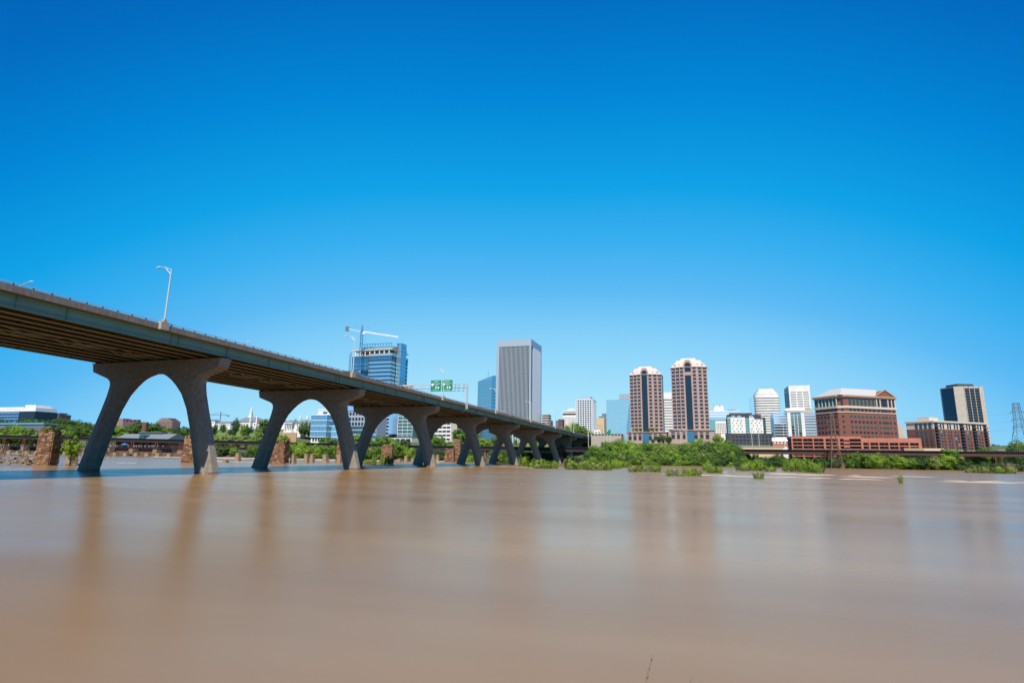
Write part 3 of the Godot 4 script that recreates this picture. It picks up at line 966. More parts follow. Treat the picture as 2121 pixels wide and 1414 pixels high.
func lattice_tower(called: String, label: String, x: float, z: float, h: float, w: float, turn: float, steel: Material) -> void:
	var gy := ground_height(x, z)
	var o := thing(called, label, "pylon", Vector3(x, gy, z), turn)
	var at := func(i: int, t: float) -> Vector3:
		var k := w * (lerpf(1.0, 0.32, t / 0.62) if t < 0.62 else lerpf(0.32, 0.22, (t - 0.62) / 0.38))
		return Vector3(k * [-1, 1, 1, -1][i], h * t, k * [-1, -1, 1, 1][i])
	for i in 4:
		var b := Mb.new()
		b.bar(at.call(i, 0.0), at.call(i, 0.62), 0.17)
		b.bar(at.call(i, 0.62), at.call(i, 1.0), 0.14)
		part(o, "leg", b.mesh(), steel)
		part(o, "footing", ubox(0.9, 1.2, 0.9), mats.pale_concrete, Transform3D(Basis(), at.call(i, 0.0) + Vector3(0, 0.1, 0)))
	var ts := [0.04, 0.2, 0.36, 0.5, 0.62, 0.70, 0.78, 0.86, 0.93, 1.0]
	var m := Mb.new()
	for k in ts.size() - 1:
		for i in 4:
			var j := (i + 1) % 4
			m.bar(at.call(i, ts[k]), at.call(j, ts[k + 1]), 0.065)
			m.bar(at.call(j, ts[k]), at.call(i, ts[k + 1]), 0.065)
			if k in [1, 4, 8]:
				m.bar(at.call(i, ts[k]), at.call(j, ts[k]), 0.13)
	for i in 4:
		m.bar(at.call(i, 1.0), at.call((i + 1) % 4, 1.0), 0.16)
	part(o, "lattice", m.mesh(), steel)
	for y in [0.62, 0.735, 0.86]:
		var c := Mb.new()
		c.bar(Vector3(-2.6, h * y, 0), Vector3(2.6, h * y, 0), 0.16)
		c.bar(Vector3(-2.6, h * y, 0), Vector3(0, h * y + 1.1, 0), 0.09)
		c.bar(Vector3(2.6, h * y, 0), Vector3(0, h * y + 1.1, 0), 0.09)
		for s in [-2.5, 2.5]:
			c.tube([Vector3(s, h * y, 0), Vector3(s, h * y - 0.9, 0)], [0.1, 0.1], 6)
		part(o, "crossarm", c.mesh(), steel)


func pole(x: float, z: float, top: float, label: String, arms: int) -> void:
	var gy := ground_height(x, z)
	var o := thing("utility_pole", label, "utility pole", Vector3(x, gy, z), GRID)
	var b := Mb.new()
	b.tube([Vector3(0, -0.5, 0), Vector3(0, top - gy, 0)], [0.22, 0.15], 7)
	part(o, "pole", b.mesh(), mats.wood_pole)
	for k in arms:
		part(o, "crossarm", ubox(2.6, 0.16, 0.14), mats.wood_pole, Transform3D(Basis(), Vector3(0, top - gy - 0.6 - 1.4 * k, 0.2)))


func wire(p: Vector3, q: Vector3, sag: float, label: String, grp: String) -> void:
	var pts := []
	var rs := []
	for k in 13:
		var t := k / 12.0
		pts.append(p.lerp(q, t) - Vector3(0, sag * 4.0 * t * (1.0 - t), 0) - p)
		rs.append(0.022)
	var b := Mb.new()
	b.tube(pts, rs, 4)
	single("power_line", b.mesh(), mats.pylon_steel, label, "power line", p, 0.0, grp)


func build_poles() -> void:
	lattice_tower("lattice_pylon", "grey lattice power pylon on the bank, its top above the dark trees beside the river", 236.8, -269.5, 28.4, 4.7, -0.35, mats.pylon_steel)
	lattice_tower("lattice_pylon", "slender lattice power pylon standing before the orange brick parking garage", 157.2, -283.0, 28.0, 2.9, -0.3, mats.rusty_pylon)
	for i in 3:
		var y: float = 30.6 * [0.60, 0.72, 0.84][i]
		wire(Vector3(234.6, y + 0.4, -269.0), Vector3(159.0, y - 0.9, -282.5), 1.4, "%s thin power line strung between the two lattice pylons" % ["lowest", "middle", "topmost"][i], "power lines between the pylons")
	pole(68.8, -348.0, 18.5, "pale pole before the left end of the shorter twin tower's podium", 1)
	pole(70.9, -340.0, 20.5, "tall pale pole before the trees on the shorter twin tower's podium", 1)
	pole(98.5, -338.0, 19.2, "pale pole before the taller twin tower's podium, first of a pair", 1)
	pole(101.8, -338.0, 19.6, "pale pole before the taller twin tower's podium, second of a pair", 1)
	pole(143.0, -345.0, 22.0, "utility pole with two crossarms before the dark brick apartments, first of a pair", 2)
	pole(147.2, -345.0, 22.0, "utility pole with two crossarms before the dark brick apartments, second of a pair", 2)
	pole(159.8, -340.0, 24.5, "tall white pole between the blue glass offices and the small red brick house", 1)
	pole(36.5, -352.0, 24.5, "thin pale pole in front of the big round tree at the bridge's end", 0)
	pole(47.0, -352.0, 21.5, "thin pale pole in front of the white grid tower at the bridge's end", 0)


# ---------------------------------------------------------------- trees and bushes
func crown_mesh(seed_: int, r: Vector3, mid: float, clumps: int, per: int, spread: float, leaf: float, low := 0.0) -> ArrayMesh:
	var rng := RandomNumberGenerator.new()
	rng.seed = seed_
	var b := Mb.new()
	var lob := FastNoiseLite.new()
	lob.seed = seed_
	lob.frequency = 0.9
	for i in clumps:
		var d := Vector3(rng.randfn(), rng.randfn() * 0.9, rng.randfn()).normalized()
		var k := pow(rng.randf(), 0.38) * (0.82 + 0.45 * lob.get_noise_3dv(d * 1.6))
		var cc := Vector3(d.x * r.x, d.y * r.y, d.z * r.z) * k + Vector3(0, mid, 0)
		if cc.y < low:
			cc.y = low + rng.randf() * r.y * 0.4
		var cr := spread * rng.randf_range(0.65, 1.5)
		var tone := rng.randf_range(0.66, 1.3)
		var warm := rng.randf_range(0.82, 1.22)
		for j in per:
			var e := Vector3(rng.randfn(), rng.randfn(), rng.randfn()).normalized() * pow(rng.randf(), 0.4) * Vector3(1, 0.8, 1)
			var p := cc + e * cr
			leaf_face(b, rng, p, (e.normalized() * 0.8 + d * 0.5).normalized(), leaf * rng.randf_range(0.65, 1.35), tone * rng.randf_range(0.85, 1.15), warm)
	return b.mesh()


func leaf_face(b: Mb, rng: RandomNumberGenerator, p: Vector3, out: Vector3, l: float, q: float, warm: float) -> void:
	var nn := (out + Vector3(rng.randf_range(-0.6, 0.6), rng.randf_range(-0.1, 0.7), rng.randf_range(-0.6, 0.6))).normalized()
	var s := nn.cross(Vector3(rng.randf_range(-1, 1), rng.randf_range(-1, 1), rng.randf_range(-1, 1))).normalized()
	var t := s.cross(nn)
	var col := Color(q * warm, q, q * rng.randf_range(0.8, 1.2))
	var pts := [p - s * l * 0.5, p + t * l * 0.32, p + s * l * 0.5, p - t * l * 0.32]
	for f in [[0, 1, 2], [0, 2, 3]]:
		var m: Vector3 = (pts[f[2]] - pts[f[0]]).cross(pts[f[1]] - pts[f[0]])
		if m.dot(nn) < 0.0:
			f = [f[0], f[2], f[1]]
		for w in f:
			b.v.append(pts[w])
			b.n.append(nn)
			b.c.append(col)


func trunk_mesh(seed_: int, h: float, reach: float, thick: float) -> ArrayMesh:
	var rng := RandomNumberGenerator.new()
	rng.seed = seed_
	var b := Mb.new()
	b.tube([Vector3(0, -0.8, 0), Vector3(0.1, h * 0.35, 0), Vector3(-0.1, h * 0.7, 0.1), Vector3(0, h, 0)], [thick, thick * 0.8, thick * 0.55, thick * 0.2], 7)
	for k in 6:
		var an := TAU * k / 6.0 + rng.randf()
		var y := h * rng.randf_range(0.3, 0.6)
		b.tube([Vector3(0, y, 0), Vector3(cos(an) * reach * 0.5, y + h * 0.2, sin(an) * reach * 0.5), Vector3(cos(an) * reach, y + h * rng.randf_range(0.25, 0.42), sin(an) * reach)], [thick * 0.45, thick * 0.3, thick * 0.1], 5)
	return b.mesh()


var tree_protos := []
var low_protos := []
var bush_protos := []
const TONES := ["lime green", "fresh green", "dark green", "olive green"]


func build_protos() -> void:
	for k in 7:   # about 10 m tall
		var o := Node3D.new()
		o.set_meta("category", "tree")
		var wide: float = [3.9, 3.4, 4.5, 3.0, 4.2, 3.6, 2.6][k]
		part(o, "crown", crown_mesh(100 + k, Vector3(wide, 4.3 if k != 3 else 4.7, wide), 5.6, 40, 86, 1.25, 0.5, 0.9), mats.leaf_1)
		part(o, "trunk", trunk_mesh(200 + k, 8.0, wide * 0.6, 0.26), mats.bark)
		tree_protos.append(o)
	for k in 5:   # leafy down to the ground, about 10 m tall
		var o := Node3D.new()
		o.set_meta("category", "tree")
		part(o, "crown", crown_mesh(150 + k, Vector3(4.7, 5.0, 4.4), 4.7, 50, 92, 1.4, 0.5, 0.3), mats.leaf_1)
		part(o, "trunk", trunk_mesh(250 + k, 7.5, 2.6, 0.2), mats.bark)
		low_protos.append(o)
	for k in 6:   # about 2 m tall, many leafy stems out of the water
		var o := Node3D.new()
		o.set_meta("category", "shrub")
		var rng := RandomNumberGenerator.new()
		rng.seed = 400 + k
		var b := Mb.new()
		var st := Mb.new()
		for j in 30:
			var an := rng.randf() * TAU
			var out := sqrt(rng.randf()) * 1.25
			var foot := Vector3(cos(an) * out * 0.75, -0.6, sin(an) * out * 0.75)
			var tip := Vector3(cos(an) * out * 1.25 + rng.randf_range(-0.25, 0.25), rng.randf_range(0.75, 1.75) * (1.12 - 0.25 * out), sin(an) * out * 1.25 + rng.randf_range(-0.25, 0.25))
			st.tube([foot, foot.lerp(tip, 0.55) + Vector3(0, 0.1, 0), tip], [0.03, 0.02, 0.008], 4)
			var tone := rng.randf_range(0.65, 1.25)
			var warm := rng.randf_range(0.85, 1.3)
			var bare := rng.randf() < 0.12
			for l in (8 if bare else 62):
				var u := pow(rng.randf(), 0.7)
				var p := foot.lerp(tip, 0.3 + 0.75 * u) + Vector3(rng.randfn(), rng.randfn() * 0.8, rng.randfn()) * (0.20 - 0.10 * u)
				leaf_face(b, rng, p, (p - Vector3(0, 0.5, 0)).normalized(), rng.randf_range(0.11, 0.24), tone * rng.randf_range(0.85, 1.15), warm)
		part(o, "foliage", b.mesh(), mats.leaf_1)
		part(o, "stem", st.mesh(), mats.bark)
		bush_protos.append(o)


func build_trees() -> void:
	build_protos()
	var rng := RandomNumberGenerator.new()
	rng.seed = 9
	# x, z, height, tone of every tree, by the stretch of bank or hill it stands on
	var stands := {
		"left_low": [[-426,-486,21.8,0],[-419,-484,20.6,0],[-413,-482,22.2,1],[-406,-480,21.4,0],[-399,-478,20.6,1],[-392,-476,19.0,1],[-385,-474,15.8,3],[-365,-468,18.9,3],[-357,-465,17.7,3],[-348,-462,18.1,1],[-421,-485,16.7,0],[-408,-481,17.0,0],[-394,-477,15.4,1]],
		"left_mid": [[-536,-610,22.8,2],[-520,-600,21.4,2],[-518,-605,18.5,2],[-523,-620,20.4,2],[-513,-615,21.9,2],[-511,-620,21.2,1],[-491,-600,18.9,2]],
		"ridge": [[-520,-640,16.9,2],[-522,-650,18.0,2],[-512,-645,19.6,2],[-509,-650,20.1,2],[-510,-660,19.8,2],[-495,-650,18.9,2],[-495,-660,16.7,2],[-485,-655,15.1,2],[-475,-650,14.1,2],[-475,-660,11.8,2],[-461,-650,10.0,2],[-446,-640,8.2,2],[-484,-600,14.7,1],[-470,-590,16.7,2],[-472,-600,15.2,1],[-461,-595,16.3,2],[-458,-600,14.4,1],[-443,-590,13.2,2],[-444,-600,11.7,1],[-434,-595,11.2,2],[-415,-580,9.3,1],[-413,-600,9.1,2]],
		"chimney": [[-409,-600,11.4,2],[-396,-590,12.2,1],[-397,-600,10.7,2],[-384,-590,10.5,1],[-368,-570,15.0,2],[-370,-580,16.7,2],[-358,-570,17.1,2],[-356,-575,15.5,2],[-354,-580,11.9,1],[-354,-590,10.8,2],[-346,-585,9.9,1],[-344,-590,8.1,2],[-335,-510,14.9,1],[-312,-505,14.2,1],[-310,-510,14.4,1],[-298,-500,14.7,0],[-295,-505,13.6,3]],
		"lawn": [[-297,-520,14.9,2],[-295,-525,14.2,2],[-288,-520,13.0,2],[-281,-515,11.0,2],[-283,-555,11.7,2],[-250,-520,9.5,2],[-255,-540,17.7,2],[-243,-530,12.1,1],[-241,-535,12.7,2],[-229,-540,16.9,2],[-223,-515,10.7,3],[-219,-530,11.5,2],[-319,-610,10.0,2],[-297,-600,10.1,2],[-240,-470,12.7,3],[-233,-465,13.6,3],[-230,-470,12.5,3],[-223,-465,13.1,3],[-219,-470,12.2,3],[-211,-465,12.4,3],[-203,-460,11.5,1],[-196,-455,11.4,1],[-178,-450,13.6,0],[-170,-440,12.0,1]],
		"house": [[-196,-545,15.1,2],[-191,-540,17.1,2],[-187,-540,15.3,2],[-238,-640,11.2,2],[-246,-650,10.2,2]],
		"glass": [[-138,-430,11.4,1],[-132,-425,11.7,1],[-128,-430,11.0,1],[-122,-425,10.7,1],[-117,-430,13.0,1],[-111,-425,13.8,1],[-105,-420,11.8,1],[-103,-430,12.3,1],[-97,-425,12.9,1],[-91,-420,12.4,1],[-89,-425,11.3,0],[-81,-410,10.2,1],[-76,-420,9.4,2]],
		"left_under": [[-216,-405,7.3,2],[-211,-404,8.0,2],[-207,-403,6.9,1],[-197,-400,7.5,2],[-193,-400,7.2,2],[-188,-398,6.5,1],[-175,-394,6.9,2],[-171,-393,7.4,1],[-166,-391,7.1,2],[-162,-390,7.3,2],[-146,-383,8.3,2],[-305,-432,9.0,2],[-300,-430,8.5,1],[-336,-440,10.3,1]],
		"bank_west": [[-144,-385,8.9,1],[-139,-380,12.9,1],[-134,-378,13.8,0],[-131,-380,9.0,1],[-127,-378,9.1,1],[-122,-375,9.8,0],[-117,-372,11.6,1],[-114,-375,7.7,0],[-104,-370,8.8,1],[-101,-372,8.6,1],[-94,-365,10.6,1],[-91,-365,8.8,1],[-88,-368,8.1,3],[-83,-362,10.0,1],[-80,-366,9.0,1],[-73,-362,9.6,3],[-69,-360,10.6,1],[-65,-360,8.9,1],[-61,-355,9.6,0]],
		"arch": [[-60,-430,11.3,3],[-56,-425,12.5,1],[-52,-430,10.5,1],[-48,-420,9.8,1],[-43,-415,8.2,1],[-40,-405,7.5,0],[-41,-440,12.3,1],[-38,-435,14.0,1],[-35,-440,11.3,1],[-26,-440,9.1,3],[-21,-410,10.7,0],[-18,-405,10.6,0],[-16,-410,8.8,1],[-12,-430,8.5,1],[4,-430,4.6,1],[17,-420,6.6,1],[22,-420,7.1,0],[-5,-440,4.8,1]],
		"under": [[-57,-352,7.4,1],[-48,-352,4.1,1],[-41,-350,3.5,2],[-23,-340,7.7,0],[-21,-342,4.6,1],[-6,-338,4.9,0],[-2,-336,5.1,1],[3,-335,6.8,1],[6,-332,8.1,2],[10,-334,5.8,2]],
		"end": [[37,-420,12.6,1],[41,-425,14.7,0],[45,-428,16.0,0],[48,-425,15.9,1],[52,-420,13.4,1],[56,-415,11.4,1],[59,-410,9.6,1]],
		"thicket_back": [[57,-345,10.8,1],[59,-340,12.0,1],[64,-345,11.9,3],[66,-340,11.8,1],[70,-338,10.5,1],[72,-335,10.3,3],[77,-338,10.4,1],[79,-334,10.3,1],[82,-332,9.5,0],[85,-330,10.1,1],[88,-328,9.7,1],[92,-330,9.3,0],[94,-326,9.2,1],[98,-328,10.4,3],[103,-330,11.8,1],[106,-328,12.8,1],[108,-326,12.2,3],[111,-322,11.3,1],[113,-320,11.1,1],[118,-322,11.8,1],[119,-318,10.6,1],[121,-314,9.2,1],[122,-310,7.6,2],[123,-306,6.2,1]],
		"thicket_mid": [[48,-320,11.7,1],[51,-319,10.4,2],[54,-318,12.4,1],[61,-316,11.4,1],[64,-315,13.1,0],[67,-314,11.6,2],[70,-313,10.4,1],[76,-311,10.1,2],[80,-311,10.4,1],[83,-310,12.2,3],[86,-309,10.7,1],[92,-307,11.6,2],[95,-306,9.4,1],[98,-305,10.7,1],[101,-304,12.5,2],[107,-302,9.9,3],[110,-302,11.0,1],[113,-301,8.9,0],[116,-300,10.2,2]],
		"thicket_front": [[43,-318,11.0,2],[47,-322,10.2,1],[49,-318,11.0,1],[52,-314,10.7,2],[54,-313,12.0,1],[57,-312,11.0,1],[60,-312,12.0,3],[63,-310,11.0,2],[66,-309,11.6,1],[69,-309,10.9,2],[72,-308,11.9,1],[74,-307,10.9,2],[77,-306,11.4,1],[80,-305,10.7,2],[83,-304,12.0,1],[85,-303,11.0,0],[88,-302,11.8,2],[91,-301,12.5,1],[94,-300,11.8,2],[97,-299,12.8,3],[100,-298,11.9,1],[102,-297,12.4,2],[105,-296,11.9,1],[108,-295,12.4,2],[110,-294,11.5,1],[112,-292,10.5,2],[115,-290,9.8,1]],
		"town": [[112,-440,6.4,2],[117,-445,7.7,2],[120,-440,6.8,2],[105,-430,4.2,2],[148,-420,7.9,1],[148,-410,5.5,1],[148,-400,3.5,1],[144,-380,4.7,1],[324,-470,6.4,2],[320,-460,6.6,2]],
		"east": [[229,-282,6.3,2],[234,-284,6.6,1],[233,-280,6.0,2],[247,-290,7.6,1],[248,-288,8.8,2],[268,-310,11.3,1],[267,-305,12.2,2],[265,-300,11.5,1],[249,-284,8.3,1],[243,-280,6.8,2],[262,-295,10.4,2],[271,-300,12.3,1],[164,-283,5.3,1],[167,-282,5.1,2],[431,-520,5.3,2],[452,-540,5.1,1],[449,-530,4.5,2],[445,-520,3.8,2],[150,-284,6.6,2],[212,-276,4.4,1]],
	}
	var told := {
		"left_low": ["tall %s tree behind the plank walkway, %s from the upstream end", "trees behind the walkway"],
		"left_mid": ["%s tree before the white-topped ridge office, %s from its left end", "trees before the ridge office"],
		"ridge": ["%s tree on the wooded ridge, %s from the white-topped office", "trees on the wooded ridge"],
		"chimney": ["%s tree around the round brick chimney, %s from the first bridge pier", "trees around the brick chimney"],
		"lawn": ["%s tree on the grassy hillside, %s from the second stone pier", "trees on the grassy hillside"],
		"house": ["tall %s tree beside the white columned house, %s of its group", "trees beside the white house"],
		"glass": ["%s tree at the foot of the glass offices, %s from the white house", "trees before the glass offices"],
		"left_under": ["dense %s tree below the dark viaduct, %s from the second stone pier", "trees below the viaduct"],
		"bank_west": ["%s bank tree below the glass offices, %s from the second arch", "trees on the west bank"],
		"arch": ["%s tree behind the viaduct seen through the arches, %s from the third pier", "trees seen through the arches"],
		"under": ["%s young tree below the viaduct among bridge legs, %s from the third pier", "trees between the bridge legs"],
		"end": ["big %s tree above the bridge railing below the grid tower, %s of the clump", "trees at the bridge's end"],
		"thicket_back": ["%s tree at the back of the bank thicket, %s from the bridge's end", "trees at the back of the thicket"],
		"thicket_mid": ["%s tree amid the bank thicket hiding the rail viaduct, %s from the bridge's end", "trees amid the thicket"],
		"thicket_front": ["low %s tree fronting the bank thicket, %s from the bridge's end", "trees at the front of the thicket"],
		"town": ["%s tree among the buildings behind the thicket, %s from the shorter twin tower", "trees among the buildings"],
		"east": ["%s tree around the lattice pylon at the east end, %s from the apartments", "trees around the east pylon"],
	}
	for k in stands:
		var i := 0
		for t in stands[k]:
			var y := ground_height(t[0], t[1])
			var s: float = t[2] / 9.9
			var wide := s * rng.randf_range(0.85, 1.15) * (0.72 if t[2] > 17.0 else 1.0)
			var pk := rng.randi() % 6
			if k == "house" or (k == "lawn" and i == 6):
				pk = 6
			var proto: Node3D = tree_protos[pk]
			if k in ["bank_west", "left_under", "thicket_back", "thicket_mid", "thicket_front", "under", "east"]:
				proto = low_protos[rng.randi() % 5]
			if k in ["ridge", "left_mid", "chimney"]:
				proto = low_protos[rng.randi() % 5]
				wide *= 1.25
			if k in ["end", "thicket_back", "thicket_mid", "thicket_front"]:
				wide *= 1.0
			var o := copy(proto, "broadleaf_tree", told[k][0] % [TONES[t[3]], ORD[i]], told[k][1], Vector3(t[0], y - 0.3, t[1]), rng.randf() * TAU, Vector3(wide, s, wide))
			o.get_child(0).material_override = mats["leaf_%d" % ([0, 1, 2, 3, 4, 5][t[3]] if rng.randf() < 0.55 else [0, 4, 5, 3][t[3]])]
			i += 1


func build_bushes() -> void:
	var rng := RandomNumberGenerator.new()
	rng.seed = 19
	# x, z, half width, height, tone: bushes that stand in the flood
	var sets := [
		["%s bush in the water under the third arch, %s from the second pier", "bushes under the third arch", [[-50.5, -206.5, 1.7, 1.9, 0], [-46.2, -199.5, 1.3, 3.4, 1], [-43.8, -202.5, 1.7, 3.3, 0], [-41.5, -201.8, 1.8, 3.8, 0], [-48.4, -207.0, 1.4, 1.5, 3]]],
		["%s bush in the flood before the farther bridge piers, %s towards the end", "bushes before the far piers", [[4.6, -203.0, 2.2, 3.8, 0], [7.0, -185.0, 2.0, 2.6, 1], [7.9, -171.5, 2.2, 2.2, 3], [10.6, -173.0, 2.2, 2.3, 1], [12.6, -174.0, 2.0, 2.4, 0], [9.0, -190.0, 2.6, 2.8, 0]]],
		["%s bush in the flooded shrub bank below the bridge's end, %s from the piers", "bushes below the bridge's end", [[16.8, -165.0, 2.2, 1.8, 3], [19.6, -166.5, 2.4, 2.2, 1], [22.2, -162.5, 2.5, 2.2, 3], [24.9, -163.0, 2.5, 2.4, 3], [27.0, -166.0, 2.0, 2.3, 1], [33.6, -189.0, 2.4, 2.9, 0], [36.2, -200.0, 2.4, 3.0, 0], [41.0, -215.0, 2.6, 3.0, 1], [46.8, -237.0, 2.8, 2.3, 0], [23.0, -175.0, 2.5, 3.2, 0], [28.5, -180.0, 2.4, 3.3, 1], [18.0, -178.0, 2.2, 3.0, 1]]],
		["%s bush standing in the open river below the twin towers, %s from the bridge", "bushes in the open river", [[30.4, -145.5, 1.6, 1.7, 3], [33.0, -148.0, 1.7, 1.6, 3], [35.2, -157.4, 1.5, 2.5, 1], [36.6, -148.6, 1.9, 2.2, 1], [31.6, -116.6, 1.2, 1.5, 3], [33.6, -116.8, 1.1, 1.3, 3], [35.9, -118.2, 1.3, 1.8, 0], [37.4, -118.5, 1.2, 1.6, 1], [57.0, -170.5, 1.6, 2.9, 0], [50.3, -147.0, 1.5, 2.0, 1], [52.2, -147.6, 1.4, 1.9, 0]]],
		["%s bush of the leafy islands before the garage, %s from the twin towers", "bushes on the two islands", [[70.4, -179.0, 2.0, 1.9, 3], [73.6, -184.0, 2.0, 2.6, 1], [77.0, -189.0, 2.5, 3.8, 0], [79.8, -188.0, 2.4, 3.4, 1], [78.2, -176.5, 1.9, 2.3, 1], [44.6, -105.6, 1.1, 1.4, 3], [88.0, -188.3, 1.1, 1.9, 3], [86.9, -182.0, 2.2, 3.5, 0], [89.4, -178.5, 2.5, 4.5, 0], [88.0, -172.0, 2.2, 3.6, 1], [86.6, -165.0, 1.9, 2.9, 1], [91.6, -179.0, 2.0, 3.2, 1]]],
		["%s shrub alone in the white water before the brick apartments", "lone shrub in the white water", [[62.0, -93.6, 0.45, 1.3, 1]]],
		["%s bush along the flooded edge below the east pylon, %s from the apartments", "bushes below the east pylon", [[159.4, -203.0, 2.4, 2.2, 3], [161.8, -200.0, 2.4, 2.4, 3], [164.0, -198.5, 2.4, 2.4, 1], [167.0, -200.0, 2.4, 2.5, 3], [170.4, -201.0, 2.6, 2.5, 3]]],
		["%s bushy tree on the bank before the tan shed, %s from the garage", "bushy trees on the east bank", [[168.0, -284.0, 3.0, 6.5, 1], [170.4, -279.0, 3.2, 7.6, 1], [169.2, -270.0, 3.2, 7.8, 0], [173.5, -268.0, 3.0, 7.4, 1], [178.0, -268.0, 3.4, 6.6, 0], [182.6, -271.0, 3.3, 5.8, 1], [186.6, -272.5, 3.3, 5.6, 1], [190.4, -270.0, 3.4, 6.4, 2], [194.2, -269.0, 3.6, 6.6, 3], [198.4, -272.0, 3.6, 6.4, 1], [201.0, -270.0, 3.6, 7.7, 0], [205.6, -273.0, 4.0, 8.0, 1], [209.4, -274.0, 3.4, 7.2, 3], [214.0, -275.0, 3.2, 6.0, 3], [218.4, -277.0, 3.4, 6.2, 1], [222.4, -278.0, 3.6, 7.8, 2], [226.0, -279.5, 3.8, 9.0, 1], [230.6, -280.0, 3.6, 8.0, 2], [164.4, -288.0, 2.2, 4.4, 1], [158.5, -286.0, 1.9, 3.6, 1], [151.5, -287.0, 2.2, 3.6, 2]]],
		["%s bush at the water's edge beneath the bank trees, %s from the bridge's end", "bushes at the water's edge", [[44.0, -312.5, 3.0, 4.0, 0], [50.5, -310.5, 3.0, 3.6, 1], [57.0, -308.5, 3.2, 4.2, 2], [63.5, -306.5, 3.0, 3.6, 1], [70.0, -304.5, 3.2, 4.0, 3], [76.5, -302.5, 3.0, 3.6, 1], [83.0, -300.5, 3.2, 4.2, 2], [89.5, -298.5, 3.0, 3.6, 0], [96.0, -296.5, 3.2, 4.0, 1], [102.5, -294.5, 3.0, 3.8, 2], [109.0, -292.5, 3.2, 4.2, 1], [115.5, -290.5, 3.0, 3.8, 3], [122.0, -288.5, 3.2, 4.0, 1], [128.0, -287.0, 3.0, 3.4, 2], [134.0, -286.0, 3.0, 4.6, 1], [139.0, -286.0, 2.6, 4.4, 0]]],
	]
	for g in sets:
		var i := 0
		for t in g[2]:
			var lab: String = g[0] % ([TONES[t[4]], ORD[i]] if g[0].count("%s") == 2 else [TONES[t[4]]])
			var y: float = maxf(ground_height(t[0], t[1]), 0.0)
			var woody: bool = "bushy tree" in g[0] or "water's edge" in g[0]
			var size := Vector3(t[2] / 4.2, t[3] / 9.4, t[2] / 4.2) if woody else Vector3(t[2] / 1.65, t[3] / 1.75, t[2] / 1.65)
			var o := copy(low_protos[rng.randi() % 5] if woody else bush_protos[rng.randi() % 6], "bank_tree" if woody else "flooded_bush", lab, g[1], Vector3(t[0], y, t[1]), rng.randf() * TAU, size)
			o.get_child(0).material_override = mats["leaf_%d" % (t[4] if woody else [0, 4, 1, 3][t[4]])]
			i += 1
	# moss and weeds on the ruined piers
	var wi := 0
	for t in [[-101.9, -128.2, 7.5, 1.5, 1.3], [-100.3, -128.5, 7.4, 0.9, 1.5], [-102.0, -186.2, 8.0, 1.5, 0.9], [-99.6, -186.0, 8.0, 1.2, 0.8], [-96.8, -129.4, 0.3, 2.4, 7.0]]:
		var o := copy(bush_protos[wi % 5] if wi < 4 else tree_protos[1], "pier_shrub", ["olive weeds growing over the top of the tallest ruined stone pier", "dark shrub on the rear top edge of the tallest ruined stone pier", "dry weeds on the top of the stone pier by the first bridge pier", "mossy weeds on the stone pier's top, beside the first bridge pier's front leg", "bright green sapling leaning beside the tallest ruined stone pier"][wi], "plants on the ruined piers", Vector3(t[0], t[2], t[1]), wi * 1.3, Vector3(t[3] / 1.7, t[4] / 2.0, t[3] / 1.7) if wi < 4 else Vector3(0.62, 0.66, 0.55))
		o.get_child(0).material_override = mats[["leaf_3", "leaf_2", "leaf_3", "leaf_3", "leaf_0"][wi]]
		wi += 1
	# undergrowth along the foot of the bank
	var mm := MultiMesh.new()
	mm.transform_format = MultiMesh.TRANSFORM_3D
	mm.mesh = (bush_protos[2].get_child(0) as MeshInstance3D).mesh
	var xs := []
	for i in 420:
		var a := rng.randf_range(-300.0, 260.0)
		var b := rng.randf_range(3.0, 7.0) if i % 3 else rng.randf_range(11.0, 46.0)
		if (a > 52.0 and a < 100.0 and b > 10.0) or (a > -52.0 and a < -36.0 and rng.randf() < 0.5):
			continue
		var p := river_at(a, b)
		p.y = ground_height(p.x, p.z) - 0.2
		var s := rng.randf_range(0.9, 1.9)
		xs.append(Transform3D(Basis(Vector3.UP, rng.randf() * TAU).scaled(Vector3(s, s * rng.randf_range(0.8, 1.2), s) * 1.2), p))
	mm.instance_count = xs.size()
	for i in xs.size():
		mm.set_instance_transform(i, xs[i])
	var mi := MultiMeshInstance3D.new()
	mi.name = "undergrowth"
	mi.multimesh = mm
	mi.material_override = mats.leaf_2
	tag(mi, "tangled dark green undergrowth along the foot of the far bank", "undergrowth", "", "stuff")
	add_child(mi)
	# dry grass stalks on the near bank, at the very bottom of the view
	var st := thing("grass_stalk", "dry brown grass stalk with seed husks leaning up from the near bank", "grass stalk", Vector3(0.53, 1.4, -2.5))
	var b2 := Mb.new()
	b2.tube([Vector3(-0.03, 0, 0), Vector3(0.0, 0.5, 0), Vector3(0.012, 0.9, 0), Vector3(0.027, 0.985, 0), Vector3(0.056, 1.05, 0.0)], [0.003, 0.0028, 0.002, 0.0014, 0.0007], 5)
	b2.tube([Vector3(0.008, 0.93, 0), Vector3(0.024, 0.95, 0.005), Vector3(0.036, 0.94, 0.01)], [0.0015, 0.0012, 0.0008], 5)
	part(st, "stem", b2.mesh(), mats.dry_stalk)
	for k in 8:
		b2 = Mb.new()
		b2.tube([Vector3(0, 0, 0), Vector3(0.003, 0.005, 0), Vector3(0.008, 0.013, 0)], [0.0004, 0.0022, 0.0004], 5)
		part(st, "husk", b2.mesh(), mats.driftwood if k % 2 else mats.bark, Transform3D(Basis(Vector3.BACK, -0.5 + k * 0.25), Vector3(0.012 + 0.006 * k, 0.93 + 0.016 * k, 0)))
	b2 = Mb.new()
	b2.tube([Vector3(-0.03, 0, 0), Vector3(0.02, 0.92, 0), Vector3(0.032, 0.975, 0)], [0.003, 0.003, 0.0008], 5)
